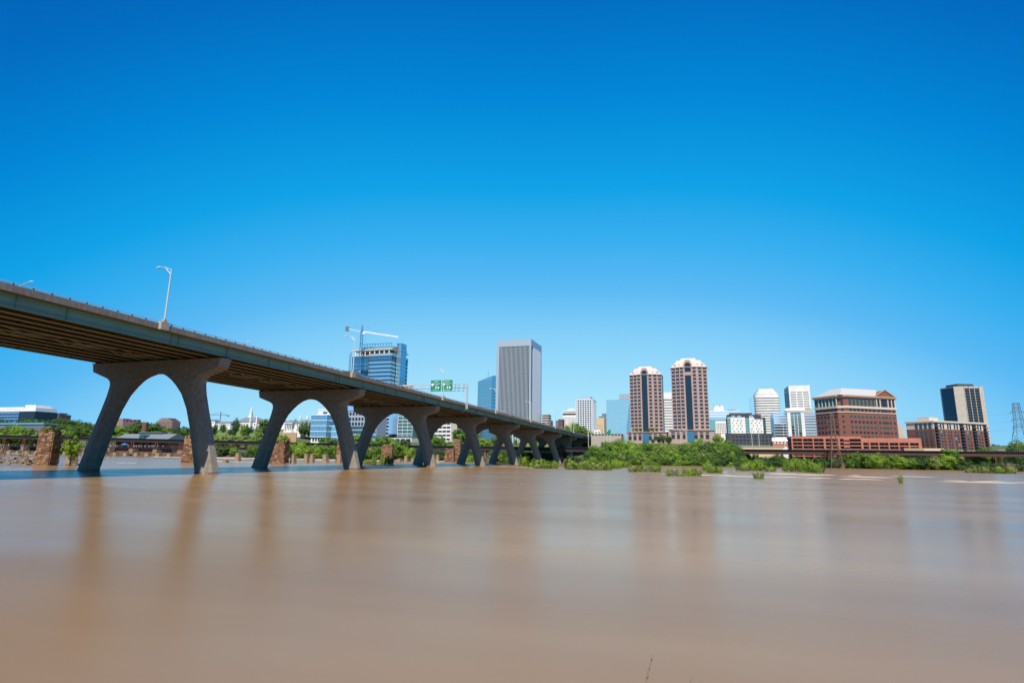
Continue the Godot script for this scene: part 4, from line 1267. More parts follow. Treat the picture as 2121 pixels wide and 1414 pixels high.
	single("grass_stalk", b2.mesh(), mats.driftwood, "pale dry grass blade tip beside the seed stalk at the picture's bottom edge", "grass blade", Vector3(0.70, 1.4, -2.5))


# ---------------------------------------------------------------- the city
func bld(called: String, label: String, x: float, z: float, turn := GRID, category := "building") -> Node3D:
	return thing(called, label, category, Vector3(x, ground_height(x, z) - 1.0, z), turn)


func build_downtown() -> void:
	var o: Node3D
	# --- tall silver tower with close upright fins
	o = bld("office_tower", "tallest silver office tower with close-set vertical fins, right of the slanted blue glass tower", -16.3, -600.0, GRID, "skyscraper")
	blk(o, "core", mats.glass_black, 0.6, 37.5, o.position.y, 117.0, -42.5, -0.7)
	blk(o, "crown_band", mats.aluminium, 0.0, 38.1, 117.0, 124.2, -43.1, 0.0)
	for c in [[0.0, 3.2], [36.2, 38.1]]:
		blk(o, "corner_pier", mats.aluminium, c[0], c[1], o.position.y, 117.0, -1.2, 0.0)
	blk(o, "corner_pier", mats.aluminium, 35.4, 38.1, o.position.y, 117.0, -43.1, -40.0)
	for i in 23:
		var x := 3.9 + i * 1.4
		blk(o, "fin", mats.aluminium_pale, x, x + 0.40, o.position.y, 117.0, -0.75, -0.3)
	blk(o, "side_wall", mats.aluminium, 37.5, 37.9, o.position.y, 117.0, -40.0, -7.5)
	for i in 22:
		var z := -39.0 + i * 1.4
		blk(o, "side_fin", mats.aluminium_pale, 37.9, 38.15, o.position.y, 117.0, z, z + 0.7)
	var lm := Mb.new()
	for i in 28:
		lm.box(3.2, 36.2, 40.0 + i * 2.75, 40.25 + i * 2.75, -0.72, -0.5)
	mpart(o, "floor_edge", lm, mats.slate)
	blk(o, "roof_plant", mats.aluminium, 20.0, 34.0, 124.2, 126.0, -30.0, -12.0)
	# --- blue glass tower with a slanting top
	o = bld("glass_tower", "blue glass tower with a slanting roofline rising towards the silver finned tower", -39.7, -680.0, GRID, "skyscraper")
	var b := Mb.new()
	b.hexa([Vector3(0, o.position.y, 0), Vector3(17.5, o.position.y, 0), Vector3(17.5, o.position.y, -30), Vector3(0, o.position.y, -30), Vector3(0, 90.5, 0), Vector3(17.5, 96.6, 0), Vector3(17.5, 101.5, -30), Vector3(0, 96.0, -30)])
	mpart(o, "curtain_wall", b, mats.glass_steel)
	bars(o, "mullion", mats.glass_deep, front(), pairs(0, 17.5, 9, 0.12), pairs(30, 90, 18, 0.22), 0, 17.5, 20, 90.2, 0.06)
	b = Mb.new()
	for i in 15:
		b.box(17.5, 17.62, 24.0 + i * 4.0, 25.6 + i * 4.0, -29.5, -0.5)
	mpart(o, "side_band", b, mats.glass_deep)
	blk(o, "mast", mats.charcoal, 7.0, 7.25, 92.0, 105.0, -15.0, -14.75)
	# --- glass tower still under construction
	o = bld("unfinished_tower", "blue glass tower under construction with an open floor of columns near its top", -168.7, -600.0, GRID, "skyscraper")
	blk(o, "core", mats.glass_steel, 0.5, 46.0, o.position.y, 104.6, -36.0, -0.6)
	for y in steps(24.0, 4.15, 20):
		blk(o, "glass_band", mats.glass_blue, 20.5, 46.4, y + 1.5, y + 4.1, -36.4, 0.0)
		blk(o, "dark_band", mats.glass_navy, 20.6, 46.3, y, y + 1.5, -36.3, -0.1)
	blk(o, "glass_bay", mats.glass_deep, 0.0, 20.4, 20.0, 100.5, -36.4, -0.2)
	bars(o, "mullion", mats.glass_blue, front(0, -0.2), pairs(0, 20.4, 10, 0.2), pairs(24, 100.5, 18, 0.5), 0, 20.4, 22, 100.5, 0.12)
	bars(o, "mullion", mats.glass_blue, front(), pairs(20.5, 46.4, 13, 0.14), [], 20.5, 46.4, 24, 104.6, 0.03)
	blk(o, "glass_band", mats.glass_deep, 0.0, 46.4, 100.5, 104.6, -36.4, 0.02)
	blk(o, "floor_slab", mats.limestone, -0.3, 46.8, 104.6, 105.4, -36.6, 0.4)
	for x in between(0.5, 46.0, 8):
		blk(o, "column", mats.white_panel, x - 0.45, x + 0.45, 105.4, 110.6, -1.3, -0.4)
	for z in [-9.0, -18.0, -27.0]:
		blk(o, "column", mats.white_panel, 45.2, 46.0, 105.4, 110.6, z, z + 0.9)
	blk(o, "inner_wall", mats.tan_brick, 5.0, 42.0, 105.4, 110.6, -34.0, -12.0)
	blk(o, "floor_slab", mats.limestone, -0.3, 46.8, 110.6, 111.6, -36.6, 0.4)
	blk(o, "penthouse", mats.glass_blue, 8.0, 46.0, 111.6, 115.0, -34.0, -3.0)
	b = Mb.new()
	for i in 12:
		b.bar(Vector3(9 + i * 3.2, 115, -3.2), Vector3(9 + i * 3.2, 118.2, -3.2), 0.3)
		b.bar(Vector3(9 + i * 3.2, 118.2, -3.2), Vector3(6.6 + i * 3.2, 117.2, -1.0), 0.2)
	b.bar(Vector3(9, 117.6, -3.2), Vector3(45, 117.9, -3.2), 0.25)
	mpart(o, "roof_framing", b, mats.charcoal)
	blk(o, "stair_slab", mats.glass_blue, 46.9, 52.0, o.position.y, 118.8, -21.0, -10.0)
	bars(o, "mullion", mats.glass_deep, front(46.9, -10.0), pairs(0, 5.1, 3, 0.16), pairs(40, 118, 20, 0.25), 0, 5.1, 30, 118.8, 0.05)
	bars(o, "mullion", mats.glass_deep, right_side(52.0, -10.0), pairs(0, 11.0, 5, 0.16), pairs(40, 118, 20, 0.25), 0, 11.0, 30, 118.8, 0.05)
	blk(o, "red_panel", mats.red_brick, 47.2, 48.8, 108.5, 114.5, -10.0, -9.8)
	b = Mb.new()
	for x in [-3.2, -1.6]:
		b.bar(Vector3(x, 60, 0), Vector3(x, 108 if x < -2 else 110, 0), 0.35)
	for i in 16:
		b.bar(Vector3(-3.2, 60 + i * 3, 0), Vector3(-1.6, 63 + i * 3, 0), 0.18)
	mpart(o, "hoist_mast", b, mats.crane_blue)
	blk(o, "canopy", mats.charcoal, -8.0, 20.0, 88.0, 89.0, -6.0, 3.0)
	# lower wing of the same glass
	o = bld("glass_office", "lower glass office wing with white floor lines, seen under the third bridge arch", -128.9, -540.0, GRID, "office building")
	blk(o, "core", mats.glass_black, 0.0, 17.0, o.position.y, 41.0, -30.0, -0.5)
	bands(o, "white_band", mats.cool_white, 0.0, 17.2, -30.0, 0.0, steps(17.5, 3.2, 8), 0.7)
	bands(o, "glass_band", mats.glass_deep, 0.1, 17.1, -30.0, -0.2, steps(18.3, 6.4, 4), 1.3)
	blk(o, "pale_slab", mats.glass_sky, 17.3, 26.5, 22.0, 42.5, -30.0, 0.4)
	blk(o, "green_glass", mats.glass_teal, 26.6, 41.5, 19.5, 41.2, -30.0, 0.0)
	bars(o, "mullion", mats.cool_white, front(26.6), pairs(0, 14.9, 3, 0.22), pairs(22.5, 41, 6, 0.35), 0, 14.9, 19.5, 41.2, 0.1)
	panes(o, "window", mats.glass_green, front(26.6), between(0.3, 14.6, 8), steps(24.4, 3.1, 5), 1.2, 1.4)
	blk(o, "lobby", mats.white_panel, 17.0, 41.6, o.position.y, 18.6, -29.0, 0.5)
	panes(o, "lobby_window", mats.glass_dark, front(17.0, 0.5), between(2.0, 24.0, 4), [16.4], 4.6, 3.0)
	# --- tower crane
	o = bld("tower_crane", "tower crane with blue mast and white jib beside the unfinished glass tower", -157.0, -588.0, 0.06, "crane")
	b = Mb.new()
	var y0 := o.position.y
	for u in [-1.1, 1.1]:
		for v in [-1.1, 1.1]:
			b.bar(Vector3(u, y0, v), Vector3(u, 128.5, v), 0.32)
	var k := 0
	while y0 + 4.0 * k < 126.0:
		for v in [-1.1, 1.1]:
			b.bar(Vector3(-1.1 if k % 2 else 1.1, y0 + 4.0 * k, v), Vector3(1.1 if k % 2 else -1.1, y0 + 4.0 * k + 4.0, v), 0.22)
			b.bar(Vector3(v, y0 + 4.0 * k, -1.1 if k % 2 else 1.1), Vector3(v, y0 + 4.0 * k + 4.0, 1.1 if k % 2 else -1.1), 0.22)
		k += 1
	mpart(o, "mast", b, mats.crane_blue)
	b = Mb.new()
	b.hip(-1.4, 1.4, -1.4, 1.4, 128.5, -0.35, 0.35, -0.4, 0.4, 136.3)
	mpart(o, "apex", b, mats.crane_blue)
	b = Mb.new()
	for i in 20:
		var x0 := 1.0 + i * 1.85
		var yy := 128.6 - i * 0.235
		for v in [-0.7, 0.7]:
			b.bar(Vector3(x0, yy, v), Vector3(x0 + 1.85, yy - 0.235, v), 0.30)
			b.bar(Vector3(x0, yy, v), Vector3(x0 + 0.92, yy + 1.35, 0), 0.22)
			b.bar(Vector3(x0 + 0.92, yy + 1.35, 0), Vector3(x0 + 1.85, yy - 0.235, v), 0.22)
		b.bar(Vector3(x0 + 0.0, yy + 1.35, 0), Vector3(x0 + 1.85, yy + 1.12, 0), 0.28)
	mpart(o, "jib", b, mats.crane_white)
	b = Mb.new()
	for v in [-0.6, 0.6]:
		b.bar(Vector3(-1, 129.0, v), Vector3(-14.5, 131.8, v), 0.4)
	for i in 7:
		b.bar(Vector3(-1 - 1.9 * i, 129.0 + 0.4 * i, -0.6), Vector3(-2.9 - 1.9 * i, 129.4 + 0.4 * i, 0.6), 0.2)
	mpart(o, "counter_jib", b, mats.crane_white)
	b = Mb.new()
	b.box(-17.2, -14.0, 129.6, 134.2, -0.9, 0.9)
	mpart(o, "counterweight", b, mats.slate)
	b = Mb.new()
	b.bar(Vector3(0, 136.0, 0), Vector3(24, 126.6, 0), 0.12)
	b.bar(Vector3(0, 136.0, 0), Vector3(-14, 132.6, 0), 0.12)
	b.bar(Vector3(4.0, 128, 0.2), Vector3(4.0, 114, 0.2), 0.12)
	mpart(o, "tie_cable", b, mats.slate)
	b = Mb.new()
	b.box(1.2, 3.2, 126.2, 128.4, 0.8, 2.4)
	mpart(o, "cab", b, mats.cool_white)
	# --- white office block with dark window bands, seen through the fourth arch
	o = bld("striped_office", "white office block with dark window bands seen through the fourth bridge arch", -72.7, -520.0, GRID, "office building")
	blk(o, "wall", mats.white_panel, 0, 20.7, o.position.y, 32.8, -20, 0)
	blk(o, "wing", mats.pink_brick, 20.75, 26.6, o.position.y, 32.9, -20, 0.2)
	panes(o, "window", mats.glass_dark, front(), between(0.4, 20.4, 5), steps(17.5, 3.45, 5), 3.5, 1.75)
	bands(o, "white_band", mats.white_panel, 20.7, 26.8, -20, 0.35, steps(16.0, 1.75, 9), 0.7)
	# --- dark blue glass base under the slanted tower
	o = bld("blue_block", "low dark blue glass block glimpsed through the fifth bridge arch", -30.6, -540.0, GRID, "office building")
	blk(o, "core", mats.glass_deep, 0, 17.6, o.position.y, 29.5, -15, 0)
	bars(o, "mullion", mats.slate, front(), pairs(0, 17.6, 9, 0.25), pairs(17, 29.5, 4, 0.4), 0, 17.6, 16, 29.5, 0.08)
	o = bld("pavilion", "glass street pavilion with white columns beneath the silver finned tower", -4.5, -565.0, GRID, "building")
	blk(o, "glass_wall", mats.glass_teal, 0, 13.0, o.position.y, 26.0, -10, -0.6)
	blk(o, "roof", mats.white_panel, -0.5, 13.5, 26.0, 27.2, -10.5, 0.5)
	for x in steps(4.0, 2.6, 4):
		blk(o, "column", mats.white_panel, x, x + 0.5, o.position.y, 26.0, -0.3, 0.2)
	# --- small blocks right of the silver tower
	o = bld("grey_office", "small grey stepped office block touching the right side of the silver finned tower", 33.5, -620.0, GRID, "office building")
	blk(o, "wall", mats.tan_stone, 0, 7.0, o.position.y, 48.4, -12, 0)
	bands(o, "window_band", mats.glass_dark, -0.05, 7.05, -12.0, 0.06, steps(28.0, 2.6, 8), 1.2)
	blk(o, "wing", mats.slate, 7.02, 9.0, o.position.y, 42.0, -12, -1)
	o = bld("purple_block", "dark purple brick block with a grey half left of the white hotel", 45.9, -600.0, GRID, "building")
	blk(o, "grey_half", mats.slate, 0, 3.1, o.position.y, 40.6, -9, 0)
	blk(o, "wall", mats.purple_brick, 3.12, 7.9, o.position.y, 42.0, -9, 0.1)
	panes(o, "window", mats.glass_dark, front(3.1, 0.1), between(0.2, 4.6, 5), steps(29.0, 2.6, 5), 0.5, 1.1)
	blk(o, "low_wing", mats.white_panel, -4.0, 1.0, o.position.y, 34.5, 0.3, 6.0)
	o = bld("white_hotel", "white hotel with small square windows and a shallow curved roof beside the grid tower", 57.3, -640.0, GRID, "hotel")
	blk(o, "wall", mats.white_panel, 0, 17.2, o.position.y, 54.0, -14, 0)
	panes(o, "window", mats.glass_dark, front(), between(0.8, 16.4, 10), steps(32.0, 2.0, 8), 0.7, 0.9)
	blk(o, "dark_band", mats.glass_black, -0.05, 17.25, 49.2, 50.9, -14.05, 0.06)
	blk(o, "dark_band", mats.glass_black, 0.6, 16.6, 52.2, 52.9, -14.05, 0.06)
	blk(o, "eave", mats.white_panel, -0.5, 17.7, 51.0, 51.9, -14.5, 0.6)
	b = Mb.new()
	for i in 8:
		var t0 := PI * i / 8.0
		var t1 := PI * (i + 1) / 8.0
		b.hexa([Vector3(9.5 - cos(t0) * 4.4, 54.0, 0), Vector3(9.5 - cos(t1) * 4.4, 54.0, 0), Vector3(9.5 - cos(t1) * 4.4, 54.0 + sin(t1) * 2.9 + 0.05, 0), Vector3(9.5 - cos(t0) * 4.4, 54.0 + sin(t0) * 2.9 + 0.05, 0), Vector3(9.5 - cos(t0) * 4.4, 54.0, -10), Vector3(9.5 - cos(t1) * 4.4, 54.0, -10), Vector3(9.5 - cos(t1) * 4.4, 54.0 + sin(t1) * 2.9 + 0.05, -10), Vector3(9.5 - cos(t0) * 4.4, 54.0 + sin(t0) * 2.9 + 0.05, -10)])
	mpart(o, "curved_roof", b, mats.white_panel)
	# --- white tower with a grid of square windows
	o = bld("grid_tower", "white tower with a regular grid of dark square windows beside the white hotel", 62.9, -560.0, GRID, "office tower")
	blk(o, "wall", mats.slate, 0.3, 16.6, o.position.y, 58.0, -19.3, -0.35)
	var vs := steps(18.3, 2.04, 20)
	panes(o, "window", mats.glass_dark, front(0, -0.35), between(1.3, 15.6, 6), vs.map(func(v): return v + 0.05), 1.5, 1.32)
	bars(o, "facade_grid", mats.cool_white, front(0, -0.35), [[0.0, 0.35], [1.0, 1.65], [15.15, 15.75], [16.4, 16.9]] + pairs(1.3, 15.6, 6, 0.62).slice(1, 6), steps(17.2, 2.04, 21).map(func(v): return [v, v + 0.62]), 0, 16.9, 16.5, 58.6, 0.35)
	bars(o, "side_grid", mats.cool_white, right_side(16.6, -0.2), pairs(0, 19.2, 8, 0.16), steps(17.2, 2.04, 21).map(func(v): return [v, v + 0.55]), 0, 19.2, 16.5, 58.6, 0.25)
	panes(o, "side_window", mats.glass_blue, right_side(16.6, -0.2), between(0, 19.2, 8), vs, 2.0, 1.3)
	blk(o, "penthouse", mats.aluminium, 4.2, 14.0, 58.6, 61.8, -15, -3)
	blk(o, "roof_edge", mats.cool_white, 0.0, 16.9, 58.02, 58.7, -19.6, 0.02)
	# --- beige block, dark slab
	o = bld("beige_block", "small beige masonry block with a dark roof hut right of the white grid tower", 88.0, -600.0, GRID, "building")
	blk(o, "wall", mats.beige, 0, 8.6, o.position.y, 44.0, -9, 0)
	panes(o, "window", mats.tan_brick, front(), between(1.0, 7.6, 4), steps(27.0, 2.3, 5), 0.7, 1.3)
	blk(o, "roof_hut", mats.slate, 3.0, 6.0, 44.0, 45.6, -5, -1)
	o = bld("dark_slab", "narrow dark grey slab wedged against the left of the blue glass block", 100.4, -636.0, GRID, "building")
	blk(o, "wall", mats.slate, 0, 5.6, o.position.y, 51.4, -9, 0)
	bars(o, "facade_grid", mats.aluminium, front(), pairs(0, 5.6, 4, 0.2), pairs(20, 51, 14, 0.3), 0, 5.6, 20, 51.2, 0.1)
	# --- blue glass block of two heights
	o = bld("glass_block", "pale blue glass block of two heights left of the shorter twin tower", 89.3, -540.0, GRID, "office building")
	blk(o, "low_block", mats.glass_blue, 0, 12.1, o.position.y, 56.8, -16, 0)
	blk(o, "tall_block", mats.glass_blue, 12.3, 22.5, o.position.y, 57.0, -16, 0.6)
	blk(o, "crown", mats.aluminium, 12.2, 22.6, 57.02, 62.0, -16.1, 0.7)
	bars(o, "mullion", mats.glass_sky, front(), pairs(0, 12.1, 16, 0.10), pairs(20, 56, 18, 0.14), 0, 12.1, 18, 56.6, 0.05)
	bars(o, "mullion", mats.glass_sky, front(12.3, 0.6), pairs(0, 10.2, 13, 0.10), pairs(20, 56, 18, 0.14), 0, 10.2, 18, 56.9, 0.05)
	var rng := RandomNumberGenerator.new()
	rng.seed = 3
	for i in 12:
		var u: float = 0.4 + 0.76 * (rng.randi() % 15)
		panes(o, "bright_pane", mats.aluminium_pale, front(0.0 if i % 2 else 12.3, 0.04 if i % 2 else 0.64), [minf(u, 9.6)], [21.0 + 2.0 * (rng.randi() % 17)], 0.4, 0.7, 0.03)
	# --- low grey parking deck and a green sign behind the bridge's end
	o = bld("parking_deck", "low pale grey concrete parking deck behind the end of the bridge", 52.5, -380.0, GRID, "parking deck")
	blk(o, "wall", mats.pale_concrete, 0, 19.5, o.position.y, 17.6, -14, 0)
	blk(o, "opening_band", mats.dark_void, 0.3, 19.2, 17.62, 18.4, -13.6, -0.3)
	for x in steps(0.0, 2.1, 10):
		blk(o, "parapet_post", mats.pale_concrete, x, x + 0.6, 17.6, 18.5, -0.4, 0.02)
	blk(o, "roof_rail", mats.pale_concrete, 0, 19.5, 18.5, 18.75, -14, 0.0)
	blk(o, "stair_hut", mats.white_panel, 1.8, 6.0, 18.76, 21.2, -8, -2)
	panes(o, "window", mats.dark_void, front(1.8, -2.0), [1.2, 3.2], [19.6], 1.3, 0.7)
	o = bld("highway_sign", "lone green highway sign by the parking deck at the bridge's end", 62.5, -371.0, GRID, "sign")
	blk(o, "sign_panel", mats.sign_green, -1.35, 1.35, 18.0, 21.0, -0.08, 0.08)
	blk(o, "route_shield", mats.sign_white, -1.05, -0.35, 20.1, 20.75, 0.085, 0.11)
	for x in [-1.0, 1.0]:
		blk(o, "post", mats.galvanised, x - 0.1, x + 0.1, o.position.y, 18.0, -0.1, 0.1)


func twin_tower(label: String, x: float, z: float, rows: int, arch_apart: bool) -> void:
	var o := bld("twin_tower", label, x, z, GRID, "skyscraper")
	var w := 27.5
	var top := 74.8
	# stepped front: middle bay proud of the outer bays
	var steps3 := [[0.0, w, -2.6], [3.3, w - 3.4, -1.3], [6.4, w - 6.8, 0.0]]
	for s in steps3:
		blk(o, "wall", mats.pink_granite, s[0], s[1], o.position.y, top, -28.0 - s[2] * 0.5, s[2])
	var pitch := (top - 25.6) / rows
	var ys := steps(26.3 + pitch * 0.5, pitch, rows)
	for c in [[1.7, -2.6], [4.9, -1.3], [8.3, 0.0], [17.9, 0.0], [22.1, -1.3], [25.8, -2.6]]:
		panes(o, "window", mats.glass_dark, front(0, c[1]), [c[0]], ys, 2.35, pitch * 0.6, 0.14)
		panes(o, "spandrel", mats.mauve_granite, front(0, c[1]), [c[0]], ys.map(func(v): return v - pitch * 0.475), 2.3, pitch * 0.29, 0.1)   # under each window
		for u in [c[0] - 1.55, c[0] + 1.55]:
			if u > 0.2 and u < w - 0.2:
				blk(o, "pilaster", mats.pink_granite, u - 0.22, u + 0.22, o.position.y, top, c[1] - 0.05, c[1] + 0.22)
	panes(o, "side_window", mats.glass_dark, right_side(w, -2.6), between(1.0, 23.0, 5), ys, 2.0, pitch * 0.5, 0.14)
	# glass strip up the middle, ending in an arched window under a gabled dormer
	var gtop := top - 6.4 if arch_apart else top + 1.0
	blk(o, "glass_strip", mats.glass_navy, 10.8, 15.4, 26.0, gtop, -0.1, 0.28)
	var arch := PackedVector2Array()
	var a0 := top - 3.4 if arch_apart else top + 0.4
	arch.append(Vector2(10.8, a0))
	arch.append(Vector2(15.4, a0))
	for i in 9:
		arch.append(Vector2(13.1 + cos(PI * i / 8.0) * 2.3, top + 1.6 + sin(PI * i / 8.0) * 2.3))
	var b := Mb.new()
	b.extrude(arch, -0.1, 0.3)
	mpart(o, "arched_window", b, mats.glass_navy)
	b = Mb.new()
	b.extrude(PackedVector2Array([Vector2(9.6, top), Vector2(16.6, top), Vector2(16.6, top + 2.0), Vector2(14.9, top + 5.9), Vector2(11.3, top + 5.9), Vector2(9.6, top + 2.0)]), -8.0, 0.2)
	mpart(o, "dormer", b, mats.pink_granite)
	# pale metal roof: stepped eaves under a tall hipped roof
	b = Mb.new()
	for s in steps3:
		b.hip(s[0] - 0.5, s[1] + 0.5, -27.6 - s[2], s[2] + 0.5, top + 0.02 + (s[2] + 2.6) * 0.03, s[0] + 2.4, s[1] - 2.4, -24.0, s[2] - 3.2, top + 3.6 + (s[2] + 2.6) * 0.5)
	b.hip(2.4, w - 2.6, -25.0, -3.6, top + 2.6, 4.6, w - 4.8, -22.5, -6.2, top + 6.4)
	b.hip(6.4, w - 6.8, -24.0, -2.6, top + 3.0, 8.2, w - 8.6, -22.0, -5.2, top + 7.9)
	mpart(o, "roof", b, mats.white_metal_roof)
	# podium
	blk(o, "podium", mats.pink_granite, -2.6, w + 2.8, o.position.y, 24.3, -26.0, 5.0)
	blk(o, "podium_cornice", mats.pink_granite, -3.2, w + 3.4, 24.9, 25.3, -26.4, 5.6)
	blk(o, "podium_band", mats.mauve_granite, -2.7, w + 2.9, 24.3, 24.9, -26.1, 5.1)
	panes(o, "podium_window", mats.glass_dark, front(-2.6, 5.0), between(0.6, 30.0, 7), [20.2], 2.6, 3.6)
	panes(o, "podium_window", mats.glass_dark, front(-2.6, 5.0), between(0.6, 30.0, 7), [23.2], 2.6, 1.1)
	blk(o, "entrance_glass", mats.glass_deep, 10.6, 15.8, 16.0, 24.0, 4.9, 5.4)


func build_east_side() -> void:
	var o: Node3D
	var b: Mb
	twin_tower("shorter pink granite twin tower with an unbroken glass strip up to its arched top", 103.0, -500.0, 16, false)
	twin_tower("taller pink granite twin tower with its arched window apart from the glass strip", 127.2, -455.0, 17, true)
	for i in 6:
		var t = copy(tree_protos[i % 5], "podium_tree", "%s small tree from the left on the podium terrace of the shorter twin tower" % ORD[i], "trees on the tower podium", [Vector3(104.6, 25.3, -496.6), Vector3(107.6, 25.3, -495.6), Vector3(110.6, 25.3, -494.6), Vector3(117.4, 25.3, -492.4), Vector3(120.4, 25.3, -491.4), Vector3(123.2, 25.3, -490.6)][i], i * 1.1, Vector3(0.36, 0.36, 0.36))
		t.get_child(0).material_override = mats.leaf_1
	# --- white banded block between the twins
	o = bld("banded_block", "white banded office block with a teal edge standing between the twin towers", 161.5, -620.0, GRID, "office building")
	blk(o, "core", mats.glass_black, 0.2, 15.8, o.position.y, 66.0, -15, -0.3)
	blk(o, "blank_top", mats.white_panel, 0, 16.0, 66.0, 73.8, -15.2, 0.05)
	bands(o, "white_band", mats.white_panel, 0, 12.5, -15.2, 0.0, steps(20.0, 2.86, 16), 2.0)
	blk(o, "teal_edge", mats.teal_panel, 12.6, 16.0, o.position.y, 63.5, -15.2, 0.2)
	# --- pale blue office with white plant rooms
	o = bld("pale_blue_office", "pale blue banded office with white roof plant and a yellow edge beside the taller twin", 217.0, -640.0, GRID, "office building")
	blk(o, "core", mats.glass_sky, 0.8, 34.0, o.position.y, 55.0, -18, -0.2)
	bands(o, "white_band", mats.cool_white, 0.8, 34.1, -18.1, 0.0, [49.4, 52.0, 54.6], 1.2)
	blk(o, "lower_glass", mats.glass_teal, 0.9, 34.2, 30.0, 46.5, -18.1, 0.1)
	blk(o, "yellow_edge", mats.yellow_panel, 0.0, 0.78, o.position.y, 55.0, -6, 0.3)
	blk(o, "plant_room", mats.white_panel, 7.6, 18.0, 55.9, 62.0, -12, -3)
	for x in [8.0, 14.0]:
		blk(o, "flue", mats.slate, x, x + 0.4, 60.0, 63.4, -3.5, -2.9)
	blk(o, "rooftop_frame", mats.aluminium, 2.6, 5.2, 55.9, 58.8, -8, -4)
	blk(o, "teal_room", mats.glass_teal, 22.0, 31.0, 55.9, 57.6, -12, -3)
	blk(o, "yellow_vent", mats.yellow_panel, 29.0, 31.0, 57.62, 58.6, -9, -5)
	# --- small white block
	o = bld("white_block", "small white block with little dark windows between taller twin tower and white-panelled apartments", 183.6, -520.0, GRID, "building")
	blk(o, "wall", mats.white_panel, 0, 9.6, o.position.y, 37.2, -10, 0)
	panes(o, "window", mats.glass_black, front(), between(0.6, 9.0, 6), steps(26.6, 1.95, 5), 0.75, 0.95)
	blk(o, "brick_foot", mats.tan_brick, 0.2, 4.2, o.position.y, 26.0, 0.02, 3.0)
	# --- apartments faced in white panels over charcoal
	o = bld("panel_apartments", "white-panelled apartment block in a charcoal frame with scattered slit windows", 164.6, -440.0, GRID, "apartment building")
	blk(o, "core", mats.charcoal, 0, 26.8, o.position.y, 34.6, -18, -0.4)
	blk(o, "top_storey", mats.charcoal, 0.2, 24.0, 34.6, 36.9, -16, -1.2)
	blk(o, "roof_slab", mats.slate, 2.0, 17.8, 37.4, 38.2, -14, -1.0)
	blk(o, "roof_room", mats.glass_dark, 3.0, 16.0, 36.9, 37.4, -12, -2.0)
	blk(o, "white_panel", mats.white_panel, 2.3, 12.7, 22.8, 34.8, -0.4, 0.0)
	blk(o, "white_panel", mats.white_panel, 15.4, 24.9, 22.8, 33.3, -0.4, 0.0)
	blk(o, "white_panel", mats.white_panel, 15.4, 19.0, 33.32, 34.8, -0.4, 0.0)
	blk(o, "white_frame", mats.white_panel, 0.0, 2.5, 34.2, 34.8, -0.4, 0.1)
	panes(o, "window", mats.glass_teal, front(0, -0.4), [1.2, 14.05], steps(23.6, 1.95, 6), 2.2, 1.5)
	panes(o, "window", mats.glass_green, front(0, -0.4), [25.7], steps(23.6, 1.95, 5), 1.8, 1.5)
	for i in 5:
		var off := 0.0 if i % 2 else 0.9
		panes(o, "slit_window", mats.glass_black, front(), [3.6 + off, 6.6 + off, 9.2 + off, 17.2 + off, 20.0 + off, 22.6 + off], [24.3 + 2.05 * i], 0.42, 1.15)
	panes(o, "window", mats.glass_sky, front(0, -1.2), [4.4, 8.6, 17.0], [35.7], 2.6, 1.0)
	bars(o, "side_trim", mats.slate, left_side(0, 18.0), pairs(0, 18, 5, 0.4), pairs(16, 34, 9, 0.25), 0, 18, 15, 34.6, 0.1)
	# --- dark brick apartments
	o = bld("dark_apartments", "low dark brick apartment block with square windows below the white-panelled one", 148.4, -400.0, GRID, "apartment building")
	blk(o, "wall", mats.dark_brick, 0, 29.6, o.position.y, 20.5, -14, 0)
	panes(o, "window", mats.glass_navy, front(), between(3.2, 29.0, 11), [13.9, 16.3, 18.7], 1.35, 1.35, 0.1)
	bars(o, "window_trim", mats.slate, front(), [], [[12.9, 13.05], [15.3, 15.45], [17.7, 17.85]], 2.6, 29.4, 12, 20, 0.06)
	blk(o, "parapet", mats.charcoal, -0.15, 29.75, 20.5, 21.0, -14.15, 0.15)
	blk(o, "corner_pier", mats.charcoal, 0.0, 2.2, o.position.y, 20.45, -14, 0.25)
	# --- rounded white banded tower
	o = bld("rounded_tower", "rounded white banded tower with stepped round top storeys left of the white tower", 228.4, -540.0, GRID, "office tower")
	var oval := func(inset: float, y: float) -> Array:
		var p := []
		for i in 28:
			var an := TAU * i / 28.0
			p.append(Vector3(11.3 + (11.3 - inset) * signf(cos(an)) * pow(absf(cos(an)), 0.5), y, -8.0 + (8.0 - inset) * signf(sin(an)) * pow(absf(sin(an)), 0.5)))
		return p
	var drum := func(m: Mb, inset: float, ya: float, yb: float) -> void:
		var pa: Array = oval.call(inset, ya)
		var mid := Vector3(11.3, ya, -8)
		for i in pa.size():
			var p: Vector3 = pa[i]
			var q: Vector3 = pa[(i + 1) % pa.size()]
			var up := Vector3(0, yb - ya, 0)
			m.quad(p, q, q + up, p + up, (p + q) * 0.5 - mid)
			m.tri(p + up, q + up, mid + up, Vector3.UP)
			m.tri(p, q, mid, Vector3.DOWN)
	b = Mb.new()
	drum.call(b, 0.35, o.position.y, 62.0)
	mpart(o, "core", b, mats.glass_dark)
	for y in steps(20.4, 2.36, 18):
		b = Mb.new()
		drum.call(b, 0.0, y, y + 1.55)
		mpart(o, "white_band", b, mats.white_panel)
	for t in [[0.2, 62.0, 63.9], [1.2, 63.5, 64.1], [1.6, 64.4, 66.2], [2.9, 66.1, 66.5], [3.4, 66.8, 68.4], [4.6, 68.2, 69.4]]:
		b = Mb.new()
		drum.call(b, t[0], t[1], t[2])
		mpart(o, "top_storey", b, mats.white_panel)
	b = Mb.new()
	b.box(-2.6, 1.4, o.position.y, 61.6, -22.0, -4.5)
	mpart(o, "glass_side", b, mats.glass_sky)
	blk(o, "roof_room", mats.slate, 8.6, 14.0, 69.4, 70.0, -11, -6)
